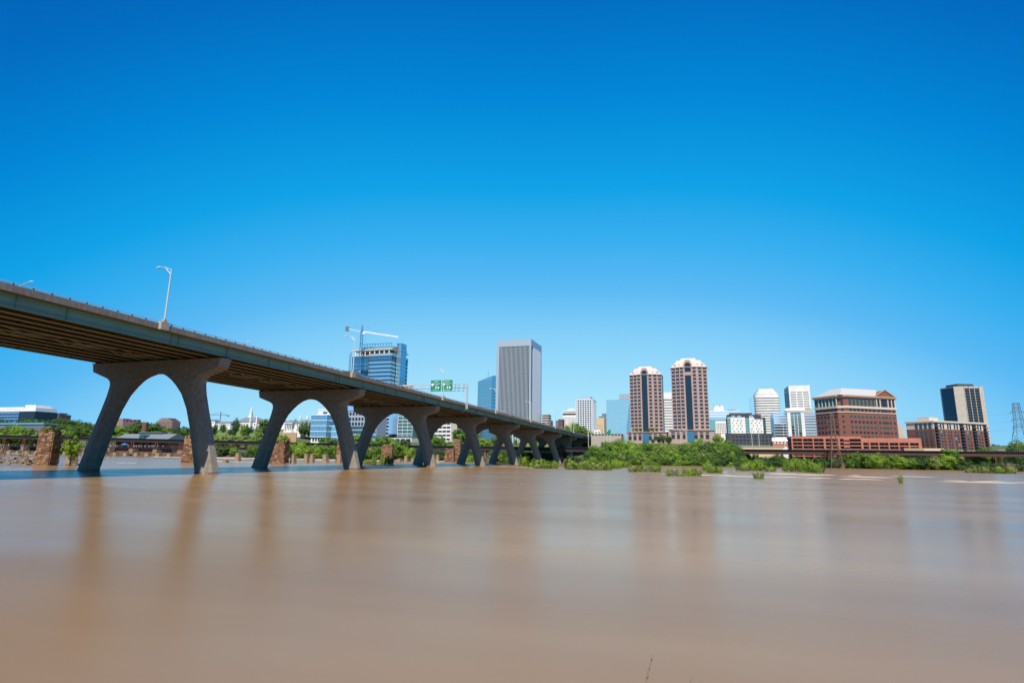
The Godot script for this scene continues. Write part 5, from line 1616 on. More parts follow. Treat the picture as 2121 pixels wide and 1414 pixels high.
	# --- white tower with a dark side
	o = bld("white_tower", "square white tower with a blank top band, grouped little windows and a shaded side", 290.8, -600.0, GRID, "office tower")
	blk(o, "wall", mats.white_panel, 0, 20.0, o.position.y, 80.3, -34.0, 0)
	for r in 13:
		for g in 3:
			panes(o, "window", mats.glass_black, front(), between(1.5 + g * 5.95, 6.6 + g * 5.95, 5), [73.2 - r * 2.42], 0.62, 1.25)
	bars(o, "side_band", mats.slate, left_side(0, 34.0), [], steps(22.0, 2.42, 22).map(func(v): return [v, v + 1.25]), 0.6, 33.4, 20, 76, 0.06)
	blk(o, "side_letters", mats.slate, -0.08, -0.02, 76.4, 77.6, -26, -8)
	o = bld("tan_annex", "square tan stone annex at the foot of the white tower", 281.8, -560.0, GRID, "building")
	blk(o, "wall", mats.tan_stone, 0, 9.6, o.position.y, 52.3, -12, 0)
	blk(o, "coping", mats.limestone, -0.2, 9.8, 52.3, 52.8, -12.2, 0.2)
	# --- glass offices with a white portal
	o = bld("portal_offices", "blue glass offices with white floor lines and a tall white portal in the middle", 195.4, -430.0, GRID, "office building")
	blk(o, "core", mats.glass_sky, 0, 28.8, o.position.y, 37.6, -20, -0.2)
	var lower := steps(17.8, 2.02, 10)
	bands(o, "white_band", mats.cool_white, -0.05, 28.85, -20.0, 0.0, lower, 0.42)
	blk(o, "dark_glass", mats.glass_dark, 0.1, 8.2, 18.0, 29.4, -19.8, -0.12)
	blk(o, "portal_leg", mats.white_panel, 9.2, 11.5, o.position.y, 38.4, -3.0, 1.2)
	blk(o, "portal_leg", mats.white_panel, 18.4, 20.6, o.position.y, 38.4, -3.0, 1.2)
	blk(o, "portal_top", mats.white_panel, 8.4, 21.2, 38.4, 39.4, -4.0, 1.5)
	b = Mb.new()
	b.hip(7.6, 21.8, -5.0, 1.8, 39.4, 8.8, 20.6, -4.4, 1.4, 41.2)
	mpart(o, "portal_hood", b, mats.white_panel)
	blk(o, "portal_glass", mats.glass_blue, 11.5, 18.4, 17.0, 38.4, -1.5, 0.4)
	for x in [13.8, 16.1]:
		blk(o, "portal_mullion", mats.cool_white, x - 0.15, x + 0.15, 17.0, 38.4, 0.4, 0.6)
	bars(o, "portal_transom", mats.aluminium_pale, front(0, 0.4), [], pairs(18, 38, 10, 0.1), 11.5, 18.4, 17, 38.4, 0.05)
	panes(o, "dark_reflection", mats.glass_black, front(0, 0.4), [12.6], [18.6, 20.8, 23.2, 25.2, 27.6], 1.8, 1.4, 0.06)
	panes(o, "dark_reflection", mats.glass_black, front(0, 0.4), [17.2], [18.6, 20.8, 22.8], 1.6, 1.3, 0.06)
	# --- little red house
	o = bld("red_house", "small red brick house with a broad white roof left of the orange parking garage", 166.4, -370.0, GRID, "house")
	blk(o, "wall", mats.orange_brick, 0, 10.8, o.position.y, 15.2, -8, 0)
	b = Mb.new()
	b.hip(-0.3, 11.1, -8.3, 0.3, 15.2, 0.1, 10.7, -6.0, -2.4, 17.4)
	mpart(o, "roof", b, mats.white_panel)
	panes(o, "window", mats.cool_white, front(), between(0.3, 10.4, 5), [14.2, 11.6], 0.95, 0.85)
	# --- ribbed warehouse along the tracks
	o = bld("ribbed_warehouse", "long low beige ribbed warehouse wall behind the rail viaduct", 127.8, -330.0, GRID, "warehouse")
	blk(o, "wall", mats.beige, 0, 24.0, o.position.y, 10.6, -8, 0)
	for x in steps(0.1, 0.95, 25):
		blk(o, "rib", mats.limestone, x, x + 0.28, 7.0, 10.5, -0.02, 0.22)
	blk(o, "roof", mats.pale_roof, -0.2, 24.2, 10.6, 10.9, -8.2, 0.3)
	blk(o, "annex", mats.cool_white, 24.1, 29.4, o.position.y, 10.2, -7, -0.4)
	panes(o, "annex_door", mats.charcoal, front(24.1, -0.4), [3.6], [8.6], 1.6, 1.4)
	build_brick_tower()
	build_garage()
	build_brick_apartments()
	# --- pale concrete shaft
	o = bld("concrete_shaft", "pale concrete shaft rising just right of the big brick tower", 279.9, -420.0, GRID, "building")
	blk(o, "wall", mats.tan_stone, 0, 4.6, o.position.y, 28.8, -6, 0)
	blk(o, "cap", mats.tan_stone, 0, 2.2, 28.8, 30.8, -5, -0.2)
	# --- tall tower with dark glass shafts
	o = bld("stone_tower", "tall pale stone tower with three dark glass shafts and a dark roof cap", 483.3, -620.0, 0.02, "skyscraper")
	var ch := PackedVector2Array([Vector2(6.9, 0), Vector2(29.0, 0), Vector2(33.0, 5.5), Vector2(33.0, 28.0), Vector2(3.0, 28.0), Vector2(-0.4, 22.0), Vector2(-0.4, 4.0)])
	b = Mb.new()
	for i in ch.size():
		var p := ch[i]
		var q := ch[(i + 1) % ch.size()]
		b.quad(Vector3(p.x, o.position.y, -p.y), Vector3(q.x, o.position.y, -q.y), Vector3(q.x, 85.0, -q.y), Vector3(p.x, 85.0, -p.y), Vector3((p.x + q.x) / 2 - 16, 0, -(p.y + q.y) / 2 + 14))
		b.tri(Vector3(p.x, 85.0, -p.y), Vector3(q.x, 85.0, -q.y), Vector3(16, 85.0, -14), Vector3.UP)
	mpart(o, "wall", b, mats.tan_stone)
	b = Mb.new()   # left side is sheer dark glass
	b.hexa([Vector3(-0.5, o.position.y, -4.4), Vector3(-0.5, o.position.y, -21.6), Vector3(-0.5, 84.0, -21.6), Vector3(-0.5, 84.0, -4.4), Vector3(-0.3, o.position.y, -4.4), Vector3(-0.3, o.position.y, -21.6), Vector3(-0.3, 84.0, -21.6), Vector3(-0.3, 84.0, -4.4)])
	mpart(o, "glass_side", b, mats.glass_navy)
	for x in [10.4, 15.9, 21.4]:
		blk(o, "glass_shaft", mats.glass_black, x - 2.5, x + 2.5, o.position.y, 83.0, -0.3, 0.12)
	var fl := Mb.new()
	for i in 22:
		for x in [10.4, 15.9, 21.4]:
			fl.box(x - 2.5, x + 2.5, 81.0 - i * 2.9, 81.5 - i * 2.9, 0.0, 0.22)
	mpart(o, "floor_line", fl, mats.slate)
	for x in [7.6, 13.15, 18.65, 24.2]:
		blk(o, "stone_rib", mats.tan_stone, x - 0.25, x + 0.25, o.position.y, 85.0, -0.2, 0.7)
	var jt := Mb.new()
	for i in 19:
		jt.box(25.3, 28.9, 26.0 + i * 3.1, 26.12 + i * 3.1, -0.05, 0.03)
	mpart(o, "stone_joint", jt, mats.tan_brick)
	blk(o, "roof_cap", mats.charcoal, 4.0, 22.0, 85.0, 88.0, -20, -4)
	# --- low buildings beside the tracks on the right
	o = bld("tan_shed", "low windowless tan brick building behind the tracks between garage and brick apartments", 189.5, -281.0, GRID, "building")
	blk(o, "wall", mats.tan_brick, 0, 8.2, o.position.y, 9.9, -7, 0)
	o = bld("cream_shed", "low cream building with a row of small dark windows before the brick apartments", 197.6, -279.5, GRID, "building")
	blk(o, "wall", mats.beige, 0, 8.6, o.position.y, 9.9, -7, 0)
	panes(o, "window", mats.glass_black, front(), between(0.8, 8.2, 5), [8.3], 0.7, 0.7)
	o = bld("dark_depot", "long low dark depot with a pale flat roof right of the brick apartments", 246.0, -304.0, GRID, "building")
	blk(o, "wall", mats.slate, 0, 12.0, o.position.y, 9.6, -8, 0)
	blk(o, "roof", mats.pale_roof, -0.6, 12.6, 9.6, 10.3, -8.6, 0.6)


func build_brick_tower() -> void:
	# corner tower of brick and limestone: wide face to the right, narrow face to the left, chamfered corner
	var turn := deg_to_rad(16.0)
	var o := bld("brick_tower", "big red brick office tower with tall top windows, limestone bands and a gabled right bay", 189.9, -330.0, turn, "office tower")
	var w := 39.3
	var d := 20.1
	var cut := 3.4
	var y0 := o.position.y
	var outline := PackedVector2Array([Vector2(cut, 0), Vector2(w, 0), Vector2(w, d), Vector2(0, d), Vector2(0, cut)])
	var prism := func(called: String, m: Material, out: float, ya: float, yb: float) -> void:
		var b := Mb.new()
		var p := Geometry2D.offset_polygon(outline, out, Geometry2D.JOIN_MITER)[0]
		for i in p.size():
			var s := p[i]
			var e := p[(i + 1) % p.size()]
			b.quad(Vector3(s.x, ya, -s.y), Vector3(e.x, ya, -e.y), Vector3(e.x, yb, -e.y), Vector3(s.x, yb, -s.y), Vector3((s.x + e.x) / 2 - w / 2, 0, -(s.y + e.y) / 2 + d / 2))
			for y in [ya, yb]:
				b.tri(Vector3(s.x, y, -s.y), Vector3(e.x, y, -e.y), Vector3(w / 2, y, -d / 2), Vector3(0, 1 if y == yb else -1, 0))
		mpart(o, called, b, m)
	prism.call("wall", mats.brown_brick, 0.0, y0, 40.3)
	prism.call("stone_band", mats.limestone, 0.35, 33.4, 34.7)
	prism.call("stone_band", mats.limestone, 0.25, 30.9, 31.4)
	prism.call("cornice", mats.limestone, 0.4, 39.4, 40.0)
	prism.call("eave", mats.tan_brick, 0.9, 40.0, 40.9)
	var b := Mb.new()
	b.hip(-0.6, w - 3.0, -d + 0.5, -0.2, 40.92, 7.0, w - 7.4, -d + 6, -6.0, 45.6)
	mpart(o, "roof", b, mats.pale_roof)
	b = Mb.new()
	b.hip(8.0, w + 0.3, -d + 0.5, -0.4, 40.92, 12.0, w - 4.0, -d + 6, -6.0, 44.6)
	mpart(o, "roof", b, mats.pale_roof)
	var rows := [32.3, 28.6, 25.6, 22.6, 19.7, 16.9]
	var ri := 0
	for y in rows:
		var gm: Material = mats.glass_green if ri % 2 else mats.glass_dark
		panes(o, "window", gm, front(), between(4.4, 24.2, 7), [y], 1.75, 1.35)
		panes(o, "window", gm, front(), [26.4, 29.0, 30.6, 32.2, 34.4, 37.4], [y], 1.3, 1.35)
		panes(o, "window", mats.glass_dark, left_side(0, d), between(0.6, d - cut - 0.4, 6), [y], 1.5, 1.35)
		panes(o, "window", mats.glass_dark, [Vector3(0, 0, -cut), Vector3(1, 0, 1).normalized(), Vector3(-1, 0, 1).normalized()], [2.4], [y], 1.1, 1.25)
		ri += 1
	panes(o, "tall_window", mats.glass_green, front(), between(4.4, 24.2, 7), [36.9], 1.75, 4.2)
	panes(o, "tall_window", mats.glass_dark, front(), [26.6, 31.0, 35.2, 37.8], [36.9], 1.5, 4.2)
	panes(o, "tall_window", mats.glass_dark, front(), [29.6, 32.4], [36.9], 1.2, 4.2)
	panes(o, "tall_window", mats.glass_green, left_side(0, d), between(0.6, d - cut - 0.4, 6), [36.9], 1.7, 4.2)
	panes(o, "tall_window", mats.glass_dark, [Vector3(0, 0, -cut), Vector3(1, 0, 1).normalized(), Vector3(-1, 0, 1).normalized()], [2.4], [36.9], 1.3, 4.2)
	for x in [25.3, 27.9, 33.8, 36.5, 38.9]:
		blk(o, "stone_pilaster", mats.limestone, x - 0.28, x + 0.28, 34.7, 39.4, -0.05, 0.3)
	for u in between(0.6, d - cut - 0.4, 6):
		var z: float = -d + u + 1.35
		blk(o, "stone_pilaster", mats.limestone, -0.3, 0.05, 34.7, 39.4, z - 0.25, z + 0.25)
	blk(o, "brick_joint", mats.dark_brick, 24.7, 24.95, y0, 39.3, -0.02, 0.1)
	b = Mb.new()
	b.extrude(PackedVector2Array([Vector2(25.0, 40.92), Vector2(38.6, 40.92), Vector2(31.8, 44.6)]), -8.0, 0.5)
	mpart(o, "gable", b, mats.brown_brick)
	b = Mb.new()
	b.bar(Vector3(24.4, 40.95, 0.6), Vector3(31.8, 44.95, 0.6), 0.5)
	b.bar(Vector3(39.2, 40.95, 0.6), Vector3(31.8, 44.95, 0.6), 0.5)
	mpart(o, "gable_trim", b, mats.tan_brick)


func build_garage() -> void:
	var o := bld("parking_garage", "orange brick parking garage with rows of dark openings below the big brick tower", 144.6, -300.0, GRID, "parking garage")
	var w := 57.0
	var y0 := o.position.y
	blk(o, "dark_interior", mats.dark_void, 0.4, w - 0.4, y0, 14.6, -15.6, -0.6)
	blk(o, "roof_slab", mats.orange_brick, 0, 32.0, 14.35, 15.6, -16.0, 0.0)
	blk(o, "roof_slab", mats.orange_brick, 32.0, w, 12.75, 14.8, -16.0, 0.02)
	# openings are built as floors and piers with dark depth behind them
	var levels := [12.92, 11.15, 9.38, 7.6, 5.8, 4.0, 2.2]
	var b := Mb.new()
	for i in levels.size():
		blk(o, "floor_edge", mats.orange_brick, 0, w, levels[i] - 0.42, levels[i], -15.9, 0.0)
	var x := 0.0
	var ks := [[0.0, 0.7], [5.0, 0.5], [9.9, 0.5], [14.9, 0.9], [18.4, 0.4], [21.5, 0.8], [24.0, 2.5], [31.6, 0.9], [34.9, 0.7], [39.0, 0.5], [43.4, 0.5], [47.6, 0.5], [52.0, 0.5], [56.2, 0.8]]
	for k in ks:
		blk(o, "pier", mats.orange_brick, k[0], k[0] + k[1], y0, 14.4, -0.8, 0.12)
		if k[1] < 2.0 and k[0] < 56.0:
			blk(o, "divider", mats.dark_brick, k[0] + 2.6, k[0] + 2.8, y0, 14.3, -0.5, -0.12)
	for y in [13.5, 11.7, 9.9, 8.1]:
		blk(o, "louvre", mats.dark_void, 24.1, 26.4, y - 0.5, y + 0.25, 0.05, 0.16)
	blk(o, "end_wall", mats.orange_brick, w, w + 0.4, y0, 14.7, -16.0, 0.2)
	blk(o, "ramp_wall", mats.orange_brick, 27.0, 31.0, y0, 5.2, 0.15, 5.0)
	b = Mb.new()
	b.hexa([Vector3(35.0, 2.6, 0.2), Vector3(43.0, 4.6, 0.2), Vector3(43.0, 5.6, 0.2), Vector3(35.0, 3.6, 0.2), Vector3(35.0, 2.6, 4.0), Vector3(43.0, 4.6, 4.0), Vector3(43.0, 5.6, 4.0), Vector3(35.0, 3.6, 4.0)])
	mpart(o, "ramp", b, mats.orange_brick)
	for lx in [36.0, 46.0]:
		blk(o, "lamp_post", mats.charcoal, lx, lx + 0.14, 15.0, 18.0, -6.1, -6.0)
	# cars parked on the garage's lower level
	for i in 12:
		var c := thing("parked_car", "%s car parked in the garage's lowest open level, %s from the red house" % [["white", "silver", "dark", "white"][i % 4], ORD[i]], "car", Vector3(o.position.x, 0, o.position.z) + BR * (21.5 + i * 2.75) + BD * -0.4 + Vector3(0, 7.62, 0), GRID + (0.0 if i % 3 else PI), "cars parked in the garage")
		var body := Mb.new()
		body.hip(-0.9, 0.9, -2.1, 2.1, 0.35, -0.86, 0.86, -2.05, 2.05, 0.85)
		var paint: Material = [mats.white_panel, mats.galvanised, mats.slate, mats.white_panel][i % 4]
		part(c, "body", body.mesh(), paint)
		body = Mb.new()
		body.hip(-0.82, 0.82, -1.5, 1.1, 0.85, -0.62, 0.62, -1.0, 0.5, 1.4)
		part(c, "cabin", body.mesh(), mats.glass_dark)
		for s in [[-0.85, -1.3], [0.85, -1.3], [-0.85, 1.3], [0.85, 1.3]]:
			body = Mb.new()
			body.tube([Vector3(s[0] - 0.1, 0.33, s[1]), Vector3(s[0] + 0.1, 0.33, s[1])], [0.33, 0.33], 10)
			part(c, "wheel", body.mesh(), mats.charcoal)
		for s in [-0.6, 0.6]:
			part(c, "headlight", ubox(0.35, 0.16, 0.06), mats.cool_white, Transform3D(Basis(), Vector3(s, 0.66, 2.1)))


func build_brick_apartments() -> void:
	var o := bld("brick_apartments", "brick apartment block with white top storeys and stacked balconies before the tall stone tower", 211.7, -290.0, deg_to_rad(20.0), "apartment building")
	var w := 40.9
	var d := 14.0
	var y0 := o.position.y
	blk(o, "wall", mats.red_brick, 0, w, y0, 19.9, -d, 0)
	blk(o, "white_storeys", mats.limestone, 0.05, w - 0.05, 19.9, 23.2, -d + 0.05, -0.05)
	blk(o, "cornice", mats.limestone, -0.4, w + 0.4, 23.2, 24.0, -d - 0.4, 0.5)
	blk(o, "roof_hut", mats.limestone, 1.8, 8.6, 24.0, 25.9, -9, -3)
	blk(o, "base_band", mats.limestone, -0.1, w + 0.1, 9.2, 9.6, -d - 0.1, 0.15)
	var rows := [10.7, 12.25, 13.8, 15.35, 16.9, 18.5]
	var cols := [5.3, 7.2, 10.5, 12.3, 15.5, 17.5, 24.9, 26.8, 33.5, 35.5]
	var rng := RandomNumberGenerator.new()
	rng.seed = 66
	for y in rows:
		for c in cols:
			panes(o, "window", [mats.glass_dark, mats.glass_dark, mats.glass_navy, mats.glass_green, mats.glass_dark, mats.glass_green, mats.glass_dark, mats.glass_dark, mats.glass_teal][rng.randi() % 9], front(), [c], [y], 1.15, 0.95)
		panes(o, "window", mats.glass_green, left_side(0, d), between(4.2, d - 0.6, 4), [y], 1.3, 0.95)
	for c in cols:
		panes(o, "tall_window", mats.glass_navy, front(), [c], [21.4], 1.0, 2.5)
	panes(o, "tall_window", mats.glass_green, left_side(0, d), between(4.2, d - 0.6, 4), [21.4], 1.4, 2.7)
	# balcony bays: dark recess with a slab and railing at every floor
	for c in [1.9, 20.9, 30.3, 38.8]:
		var wide := 1.3 if c in [1.9, 38.8] else 1.55
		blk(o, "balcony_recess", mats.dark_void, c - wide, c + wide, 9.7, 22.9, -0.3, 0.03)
		for y in rows + [20.0, 21.6]:
			blk(o, "balcony", mats.slate, c - wide, c + wide, y - 0.78, y - 0.62, -0.2, 0.9)
			blk(o, "balcony_rail", mats.charcoal, c - wide, c + wide, y - 0.6, y - 0.15, 0.82, 0.88)
	blk(o, "arcade", mats.dark_void, 6.0, w, 7.2, 9.0, -0.2, 0.1)
	for x in between(6.0, w, 14):
		blk(o, "arcade_pier", mats.limestone, x - 0.25, x + 0.25, 7.0, 9.2, -0.1, 0.25)


func build_west_side() -> void:
	var o: Node3D
	var b: Mb
	# --- glass offices beside the white house
	o = bld("glass_offices", "blue glass office building with white floor lines seen through the second bridge arch", -162.1, -470.0, GRID, "office building")
	blk(o, "core", mats.glass_blue, 0, 15.1, 17.0, 34.0, -14, -0.2)
	bands(o, "white_band", mats.cool_white, -0.1, 15.2, -14.1, 0.05, [16.6, 20.9, 25.4, 29.7, 34.0], 0.45)
	bars(o, "mullion", mats.glass_deep, front(0, -0.2), pairs(0, 15.1, 12, 0.16), [], 0, 15.1, 17, 34, 0.12)
	blk(o, "lobby", mats.white_panel, 0.5, 15.0, o.position.y, 16.6, -13, -1.0)
	panes(o, "lobby_window", mats.glass_black, front(0.5, -1.0), between(1.0, 14.0, 5), [14.6], 1.6, 2.8)
	blk(o, "penthouse", mats.aluminium_pale, 3.0, 15.0, 34.5, 40.0, -13, -4.0)
	blk(o, "penthouse_window", mats.glass_green, 8.0, 12.0, 35.4, 37.0, -4.2, -3.9)
	blk(o, "dark_link", mats.glass_deep, 15.2, 21.5, 15.0, 34.6, -16, -3.5)
	bands(o, "white_band", mats.cool_white, 15.2, 21.6, -16.1, -3.4, [20.9, 25.4, 29.7, 34.2], 0.4)
	blk(o, "low_wing", mats.glass_blue, 19.5, 27.0, 15.0, 25.2, -12, -0.6)
	bands(o, "white_band", mats.cool_white, 19.4, 27.1, -12.1, -0.5, [16.6, 20.9, 25.2], 0.4)
	o = bld("window_block", "blue-grey glass block with paired windows behind the second arched bridge pier", -149.0, -492.0, GRID, "office building")
	blk(o, "wall", mats.aluminium, 6.0, 40.0, o.position.y, 39.6, -16, 0)
	panes(o, "window", mats.glass_dark, front(), between(7.0, 39.6, 11), [28.4, 32.4, 36.8], 2.0, 2.5)
	bands(o, "glass_band", mats.glass_deep, 6.5, 39.6, -15.9, 0.08, [16.6, 20.4, 24.0], 2.4)
	blk(o, "roof_room", mats.glass_sky, 8.0, 19.0, 39.6, 45.5, -14, -3)
	blk(o, "roof_trim", mats.red_brick, 5.9, 40.1, 39.1, 39.6, 0.02, 0.2)
	# --- white house with a columned porch
	o = bld("columned_house", "white house with a tall columned porch on the hill, seen through the second bridge arch", -215.7, -552.0, GRID, "house")
	blk(o, "wall", mats.white_panel, 0, 36.0, o.position.y, 31.6, -16, -3.2)
	blk(o, "porch_floor", mats.white_panel, 0.0, 9.5, o.position.y, 24.2, -3.2, 0.4)
	for x in steps(0.7, 2.0, 5):
		b = Mb.new()
		b.tube([Vector3(x, 24.2, -0.4), Vector3(x, 31.2, -0.4)], [0.42, 0.36], 10)
		mpart(o, "column", b, mats.white_panel)
	blk(o, "entablature", mats.white_panel, -0.4, 9.9, 31.2, 32.2, -3.2, 0.5)
	b = Mb.new()
	b.hip(-0.6, 10.1, -14, 0.6, 32.2, 2.0, 7.5, -10, -4, 34.2)
	b.hip(10.3, 36.6, -16.6, -2.6, 31.6, 13, 34, -12, -7, 35.0)
	mpart(o, "roof", b, mats.grey_roof)
	panes(o, "window", mats.glass_dark, front(0, -3.2), [2.7, 4.7, 6.7], [27.2], 1.1, 5.0)
	panes(o, "window", mats.glass_deep, front(0, -3.2), between(11.5, 35.0, 9), [29.4, 25.4], 1.1, 1.9)
	panes(o, "door", mats.dark_brick, front(0, 0.4), [4.8], [21.6], 2.6, 2.0)
	blk(o, "chimney", mats.white_panel, 18.0, 19.2, 33.0, 37.4, -10, -8.8)
	o = bld("retaining_wall", "long low brown stone retaining wall below the white columned house", -205.0, -498.0, GRID, "wall")
	blk(o, "wall", mats.tan_brick, 0, 26.0, o.position.y, 20.4, -0.8, 0)
	blk(o, "coping", mats.limestone, 0, 26.0, 20.4, 20.7, -0.9, 0.1)
	# --- paired white obelisk chimneys further back
	var labels := ["white obelisk-shaped chimney behind the white columned house, nearer the spire", "white obelisk-shaped chimney behind the white columned house, nearer the glass offices", "white obelisk-shaped chimney just right of the tiered white spire", "white obelisk-shaped chimney second to the right of the tiered white spire"]
	var at := [Vector3(-225.2, 0, -620), Vector3(-217.7, 0, -620), Vector3(-310.0, 0, -690), Vector3(-302.5, 0, -690)]
	for i in 4:
		o = bld("white_chimney", labels[i], at[i].x, at[i].z, GRID, "chimney")
		b = Mb.new()
		var t: float = 42.7 if i < 2 else 46.5
		b.hip(-0.9, 0.9, -0.9, 0.9, o.position.y, -0.62, 0.62, -0.62, 0.62, t - 1.4)
		mpart(o, "shaft", b, mats.white_panel)
		b = Mb.new()
		b.hip(-0.8, 0.8, -0.8, 0.8, t - 1.4, -0.5, 0.5, -0.5, 0.5, t)
		mpart(o, "cap", b, mats.cool_white)
	o = bld("grey_roofed_hall", "white hall with a long grey roof behind the obelisk chimneys", -222.0, -640.0, GRID, "building")
	blk(o, "wall", mats.white_panel, 0, 22.0, o.position.y, 37.0, -12, 0)
	b = Mb.new()
	b.hip(-0.5, 22.5, -12.5, 0.5, 37.0, 4, 18, -8, -4, 40.6)
	mpart(o, "roof", b, mats.grey_roof)
	# --- hall with the tiered white spire
	o = bld("spired_hall", "white hall with a grey roof and a slim tiered white spire on the hilltop", -328.0, -700.0, GRID, "hall")
	blk(o, "wall", mats.white_panel, -6.0, 30.0, o.position.y, 40.0, -16, 0)
	panes(o, "window", mats.glass_dark, front(), between(-5.0, 29.0, 9), [36.6], 1.2, 2.6)
	b = Mb.new()
	b.hip(-6.6, 30.6, -16.6, 0.6, 40.0, 4, 20, -10, -5, 45.6)
	mpart(o, "roof", b, mats.grey_roof)
	b = Mb.new()
	for t in [[2.4, 44.0, 47.6], [1.7, 47.6, 50.0], [1.9, 50.0, 50.7], [1.2, 50.7, 53.0], [1.45, 53.0, 53.6], [0.8, 53.6, 55.4]]:
		b.hip(9.6 - t[0], 9.6 + t[0], -8.0 - t[0], -8.0 + t[0], t[1], 9.6 - t[0] * 0.85, 9.6 + t[0] * 0.85, -8.0 - t[0] * 0.85, -8.0 + t[0] * 0.85, t[2])
	mpart(o, "spire_tier", b, mats.white_panel)
	b = Mb.new()
	b.hip(9.0, 10.2, -8.6, -7.4, 55.4, 9.55, 9.65, -8.05, -7.95, 60.0)
	mpart(o, "spire_tip", b, mats.cool_white)
	for r in [[-398.0, -760.0, 13.0, 46.0, "small white building with a grey roof left of the far yellow-grey crane"], [-381.0, -752.0, 22.0, 43.0, "long white building with a dark roof under the far crane"], [-352.0, -748.0, 16.0, 43.6, "white gabled building between the far crane and the spired hall"], [-292.0, -706.0, 20.0, 42.5, "low white wing right of the spired hall on the hilltop"]]:
		o = bld("hilltop_building", r[4], r[0], r[1], GRID, "building")
		blk(o, "wall", mats.white_panel, 0, r[2], o.position.y, r[3] - 2.4, -9, 0)
		b = Mb.new()
		b.hip(-0.4, r[2] + 0.4, -9.4, 0.4, r[3] - 2.4, 2.5, r[2] - 2.5, -6, -3, r[3])
		mpart(o, "roof", b, mats.grey_roof)
		panes(o, "window", mats.glass_dark, front(), between(0.5, r[2] - 0.5, int(r[2] / 3.0)), [r[3] - 4.8], 1.0, 1.6)
	# --- far crane on the hill
	o = bld("far_crane", "small far grey tower crane standing on the hill left of the spire", -451.5, -900.0, 0.0, "crane")
	b = Mb.new()
	b.bar(Vector3(0, o.position.y, 0), Vector3(0, 65.3, 0), 0.9)
	mpart(o, "mast", b, mats.pylon_steel)
	b = Mb.new()
	b.bar(Vector3(-20, 60.8, 0), Vector3(0, 61.0, 0), 0.7)
	b.bar(Vector3(0, 61.0, 0), Vector3(13, 59.8, 0), 0.7)
	b.bar(Vector3(0, 65.3, 0), Vector3(-14, 61.2, 0), 0.25)
	b.bar(Vector3(0, 65.3, 0), Vector3(11, 60.3, 0), 0.25)
	mpart(o, "jib", b, mats.pylon_steel)
	b = Mb.new()
	b.box(10.5, 13.5, 58.6, 60.6, -0.8, 0.8)
	mpart(o, "counterweight", b, mats.slate)
	# --- brick chimney and long slate-roofed ironworks
	o = bld("round_chimney", "round banded red brick chimney rising behind the grey-roofed works", -295.8, -470.0, 0.0, "chimney")
	b = Mb.new()
	b.tube([Vector3(0, o.position.y, 0), Vector3(0, 24.6, 0), Vector3(0, 24.8, 0), Vector3(0, 26.6, 0)], [2.5, 1.95, 2.25, 2.2], 16)
	mpart(o, "shaft", b, mats.red_brick)
	for y in [14.0, 16.2, 18.4, 20.6, 22.8]:
		b = Mb.new()
		b.tube([Vector3(0, y, 0), Vector3(0, y + 0.3, 0)], [2.33 - (y - 14.0) * 0.025, 2.33 - (y - 14.0) * 0.025], 16)
		mpart(o, "iron_band", b, mats.dark_brick)
	o = bld("ironworks", "long grey-roofed brick works with a raised clerestory behind the walkway crowd", -297.4, -440.0, GRID, "building")
	blk(o, "wall", mats.red_brick, 0, 50.5, o.position.y, 12.3, -17, 0)
	b = Mb.new()
	b.hexa([Vector3(-0.6, 12.2, 0.7), Vector3(51.1, 12.2, 0.7), Vector3(51.1, 12.2, -17.7), Vector3(-0.6, 12.2, -17.7), Vector3(-0.6, 16.4, -7.0), Vector3(51.1, 16.4, -7.0), Vector3(51.1, 16.4, -10.0), Vector3(-0.6, 16.4, -10.0)])
	mpart(o, "roof", b, mats.grey_roof)
	blk(o, "clerestory", mats.slate, 15.0, 37.5, 15.6, 17.2, -11, -6.0)
	blk(o, "clerestory_roof", mats.grey_roof, 14.6, 37.9, 17.2, 17.7, -11.5, -5.4)
	b = Mb.new()
	b.extrude(PackedVector2Array([Vector2(23.6, 12.3), Vector2(28.4, 12.3), Vector2(28.4, 14.6), Vector2(27.2, 15.6), Vector2(24.8, 15.6), Vector2(23.6, 14.6)]), -5.0, 0.9)
	mpart(o, "dormer", b, mats.glass_green)
	panes(o, "doorway", mats.dark_void, front(), between(1.0, 49.5, 8), [7.6], 2.6, 4.0)
	o = bld("blue_roofed_shed", "long shed with a pale blue roof among the trees at the upstream end", -447.0, -500.0, GRID, "shed")
	blk(o, "wall", mats.slate, 0, 64.0, o.position.y, 24.2, -10, 0)
	blk(o, "roof", mats.glass_blue, -0.5, 64.5, 24.2, 25.4, -10.5, 0.6)
	# --- offices on the wooded ridge
	o = bld("ridge_office", "white-topped office block with dark window grid on the upstream ridge", -772.0, -850.0, GRID, "office building")
	blk(o, "wall", mats.glass_navy, 0, 105.0, o.position.y, 57.0, -30, 0)
	panes(o, "window", mats.glass_sky, front(), between(0.0, 72.0, 24), steps(34.0, 4.2, 6), 1.9, 2.4)
	blk(o, "dark_corner", mats.glass_black, 72.5, 105.2, o.position.y, 57.1, -30, 0.6)
	blk(o, "white_top", mats.white_panel, -0.5, 78.0, 57.1, 63.6, -29, -1)
	blk(o, "white_block", mats.white_panel, 76.0, 97.0, 57.2, 66.4, -26, -4)
	blk(o, "corner_top", mats.cool_white, 80.0, 105.0, 57.1, 62.2, -28, 0.3)
	o = bld("ridge_annex", "pale and brick annex just right of the white-topped ridge office", -750.0, -920.0, GRID, "building")
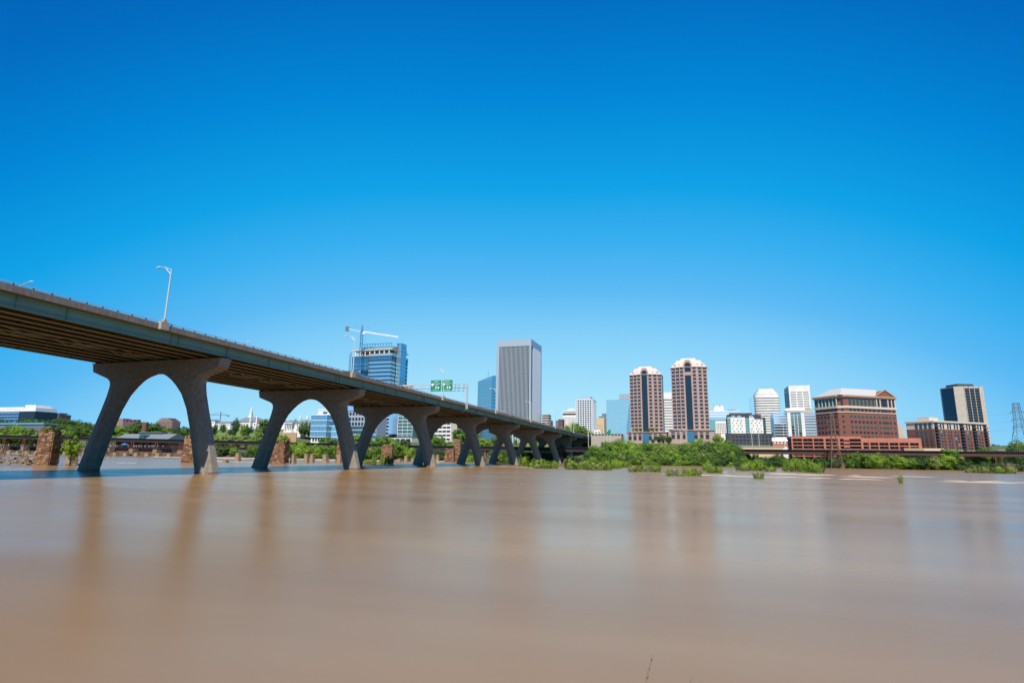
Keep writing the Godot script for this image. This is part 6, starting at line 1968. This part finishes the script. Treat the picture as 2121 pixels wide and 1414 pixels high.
	blk(o, "pale_half", mats.aluminium_pale, 0, 13.0, o.position.y, 61.5, -18, 0)
	bars(o, "upright", mats.slate, front(), pairs(0, 13, 6, 0.7), [], 0, 13, 36, 61, 0.2)
	blk(o, "wall", mats.red_brick, 13.1, 30.0, o.position.y, 59.0, -18, 0.2)
	blk(o, "wall", mats.dark_brick, 30.1, 46.0, o.position.y, 58.4, -18, 0)
	blk(o, "roof_band", mats.slate, 12.0, 44.0, 59.0, 61.0, -14, -2)
	panes(o, "window", mats.glass_sky, front(13.1, 0.2), [2.6, 12.0], [56.0], 3.0, 1.6)
	# --- brick halls on the skyline
	o = bld("towered_hall", "far mauve brick hall with several little towers on the wooded skyline", -679.0, -1000.0, GRID, "building")
	blk(o, "wall", mats.pink_brick, 0, 14.0, o.position.y, 58.6, -14, 0)
	blk(o, "wall", mats.purple_brick, 14.1, 50.0, o.position.y, 52.4, -14, 0)
	for x in [18.0, 27.0, 36.0, 44.0]:
		blk(o, "turret", mats.purple_brick, x, x + 3.2, 52.4, 56.4, -6, 0.2)
	bars(o, "upright", mats.mauve_granite, front(), pairs(0, 14, 5, 0.8), [], 0, 14, 40, 58, 0.2)
	panes(o, "window", mats.glass_dark, front(14.1), between(0, 35.0, 12), [45.0, 49.2], 1.2, 1.8)
	o = bld("stepped_flats", "far pink brick stepped apartment block on the wooded skyline right of the chimney", -611.0, -1000.0, GRID, "apartment building")
	for s in [[0.0, 36.5, 55.0], [5.0, 32.0, 58.0], [9.0, 27.0, 60.2]]:
		blk(o, "wall", mats.pink_brick, s[0], s[1], o.position.y, s[2], -16 + s[0] * 0.1, -s[0] * 0.05 + 0.5)
	panes(o, "window", mats.glass_dark, front(0, 0.55), between(0.5, 36.0, 12), [42.0, 45.4, 48.8, 52.2], 1.1, 1.6)


func _ready() -> void:
	build_light()
	build_materials()
	build_setting()
	build_bridge()
	build_downtown()
	build_trees()
	build_east_side()
	build_west_side()
	build_viaduct()
	build_stone_piers()
	build_poles()
	build_driftwood()
	build_bushes()
	for p in tree_protos + low_protos + bush_protos:
		p.free()
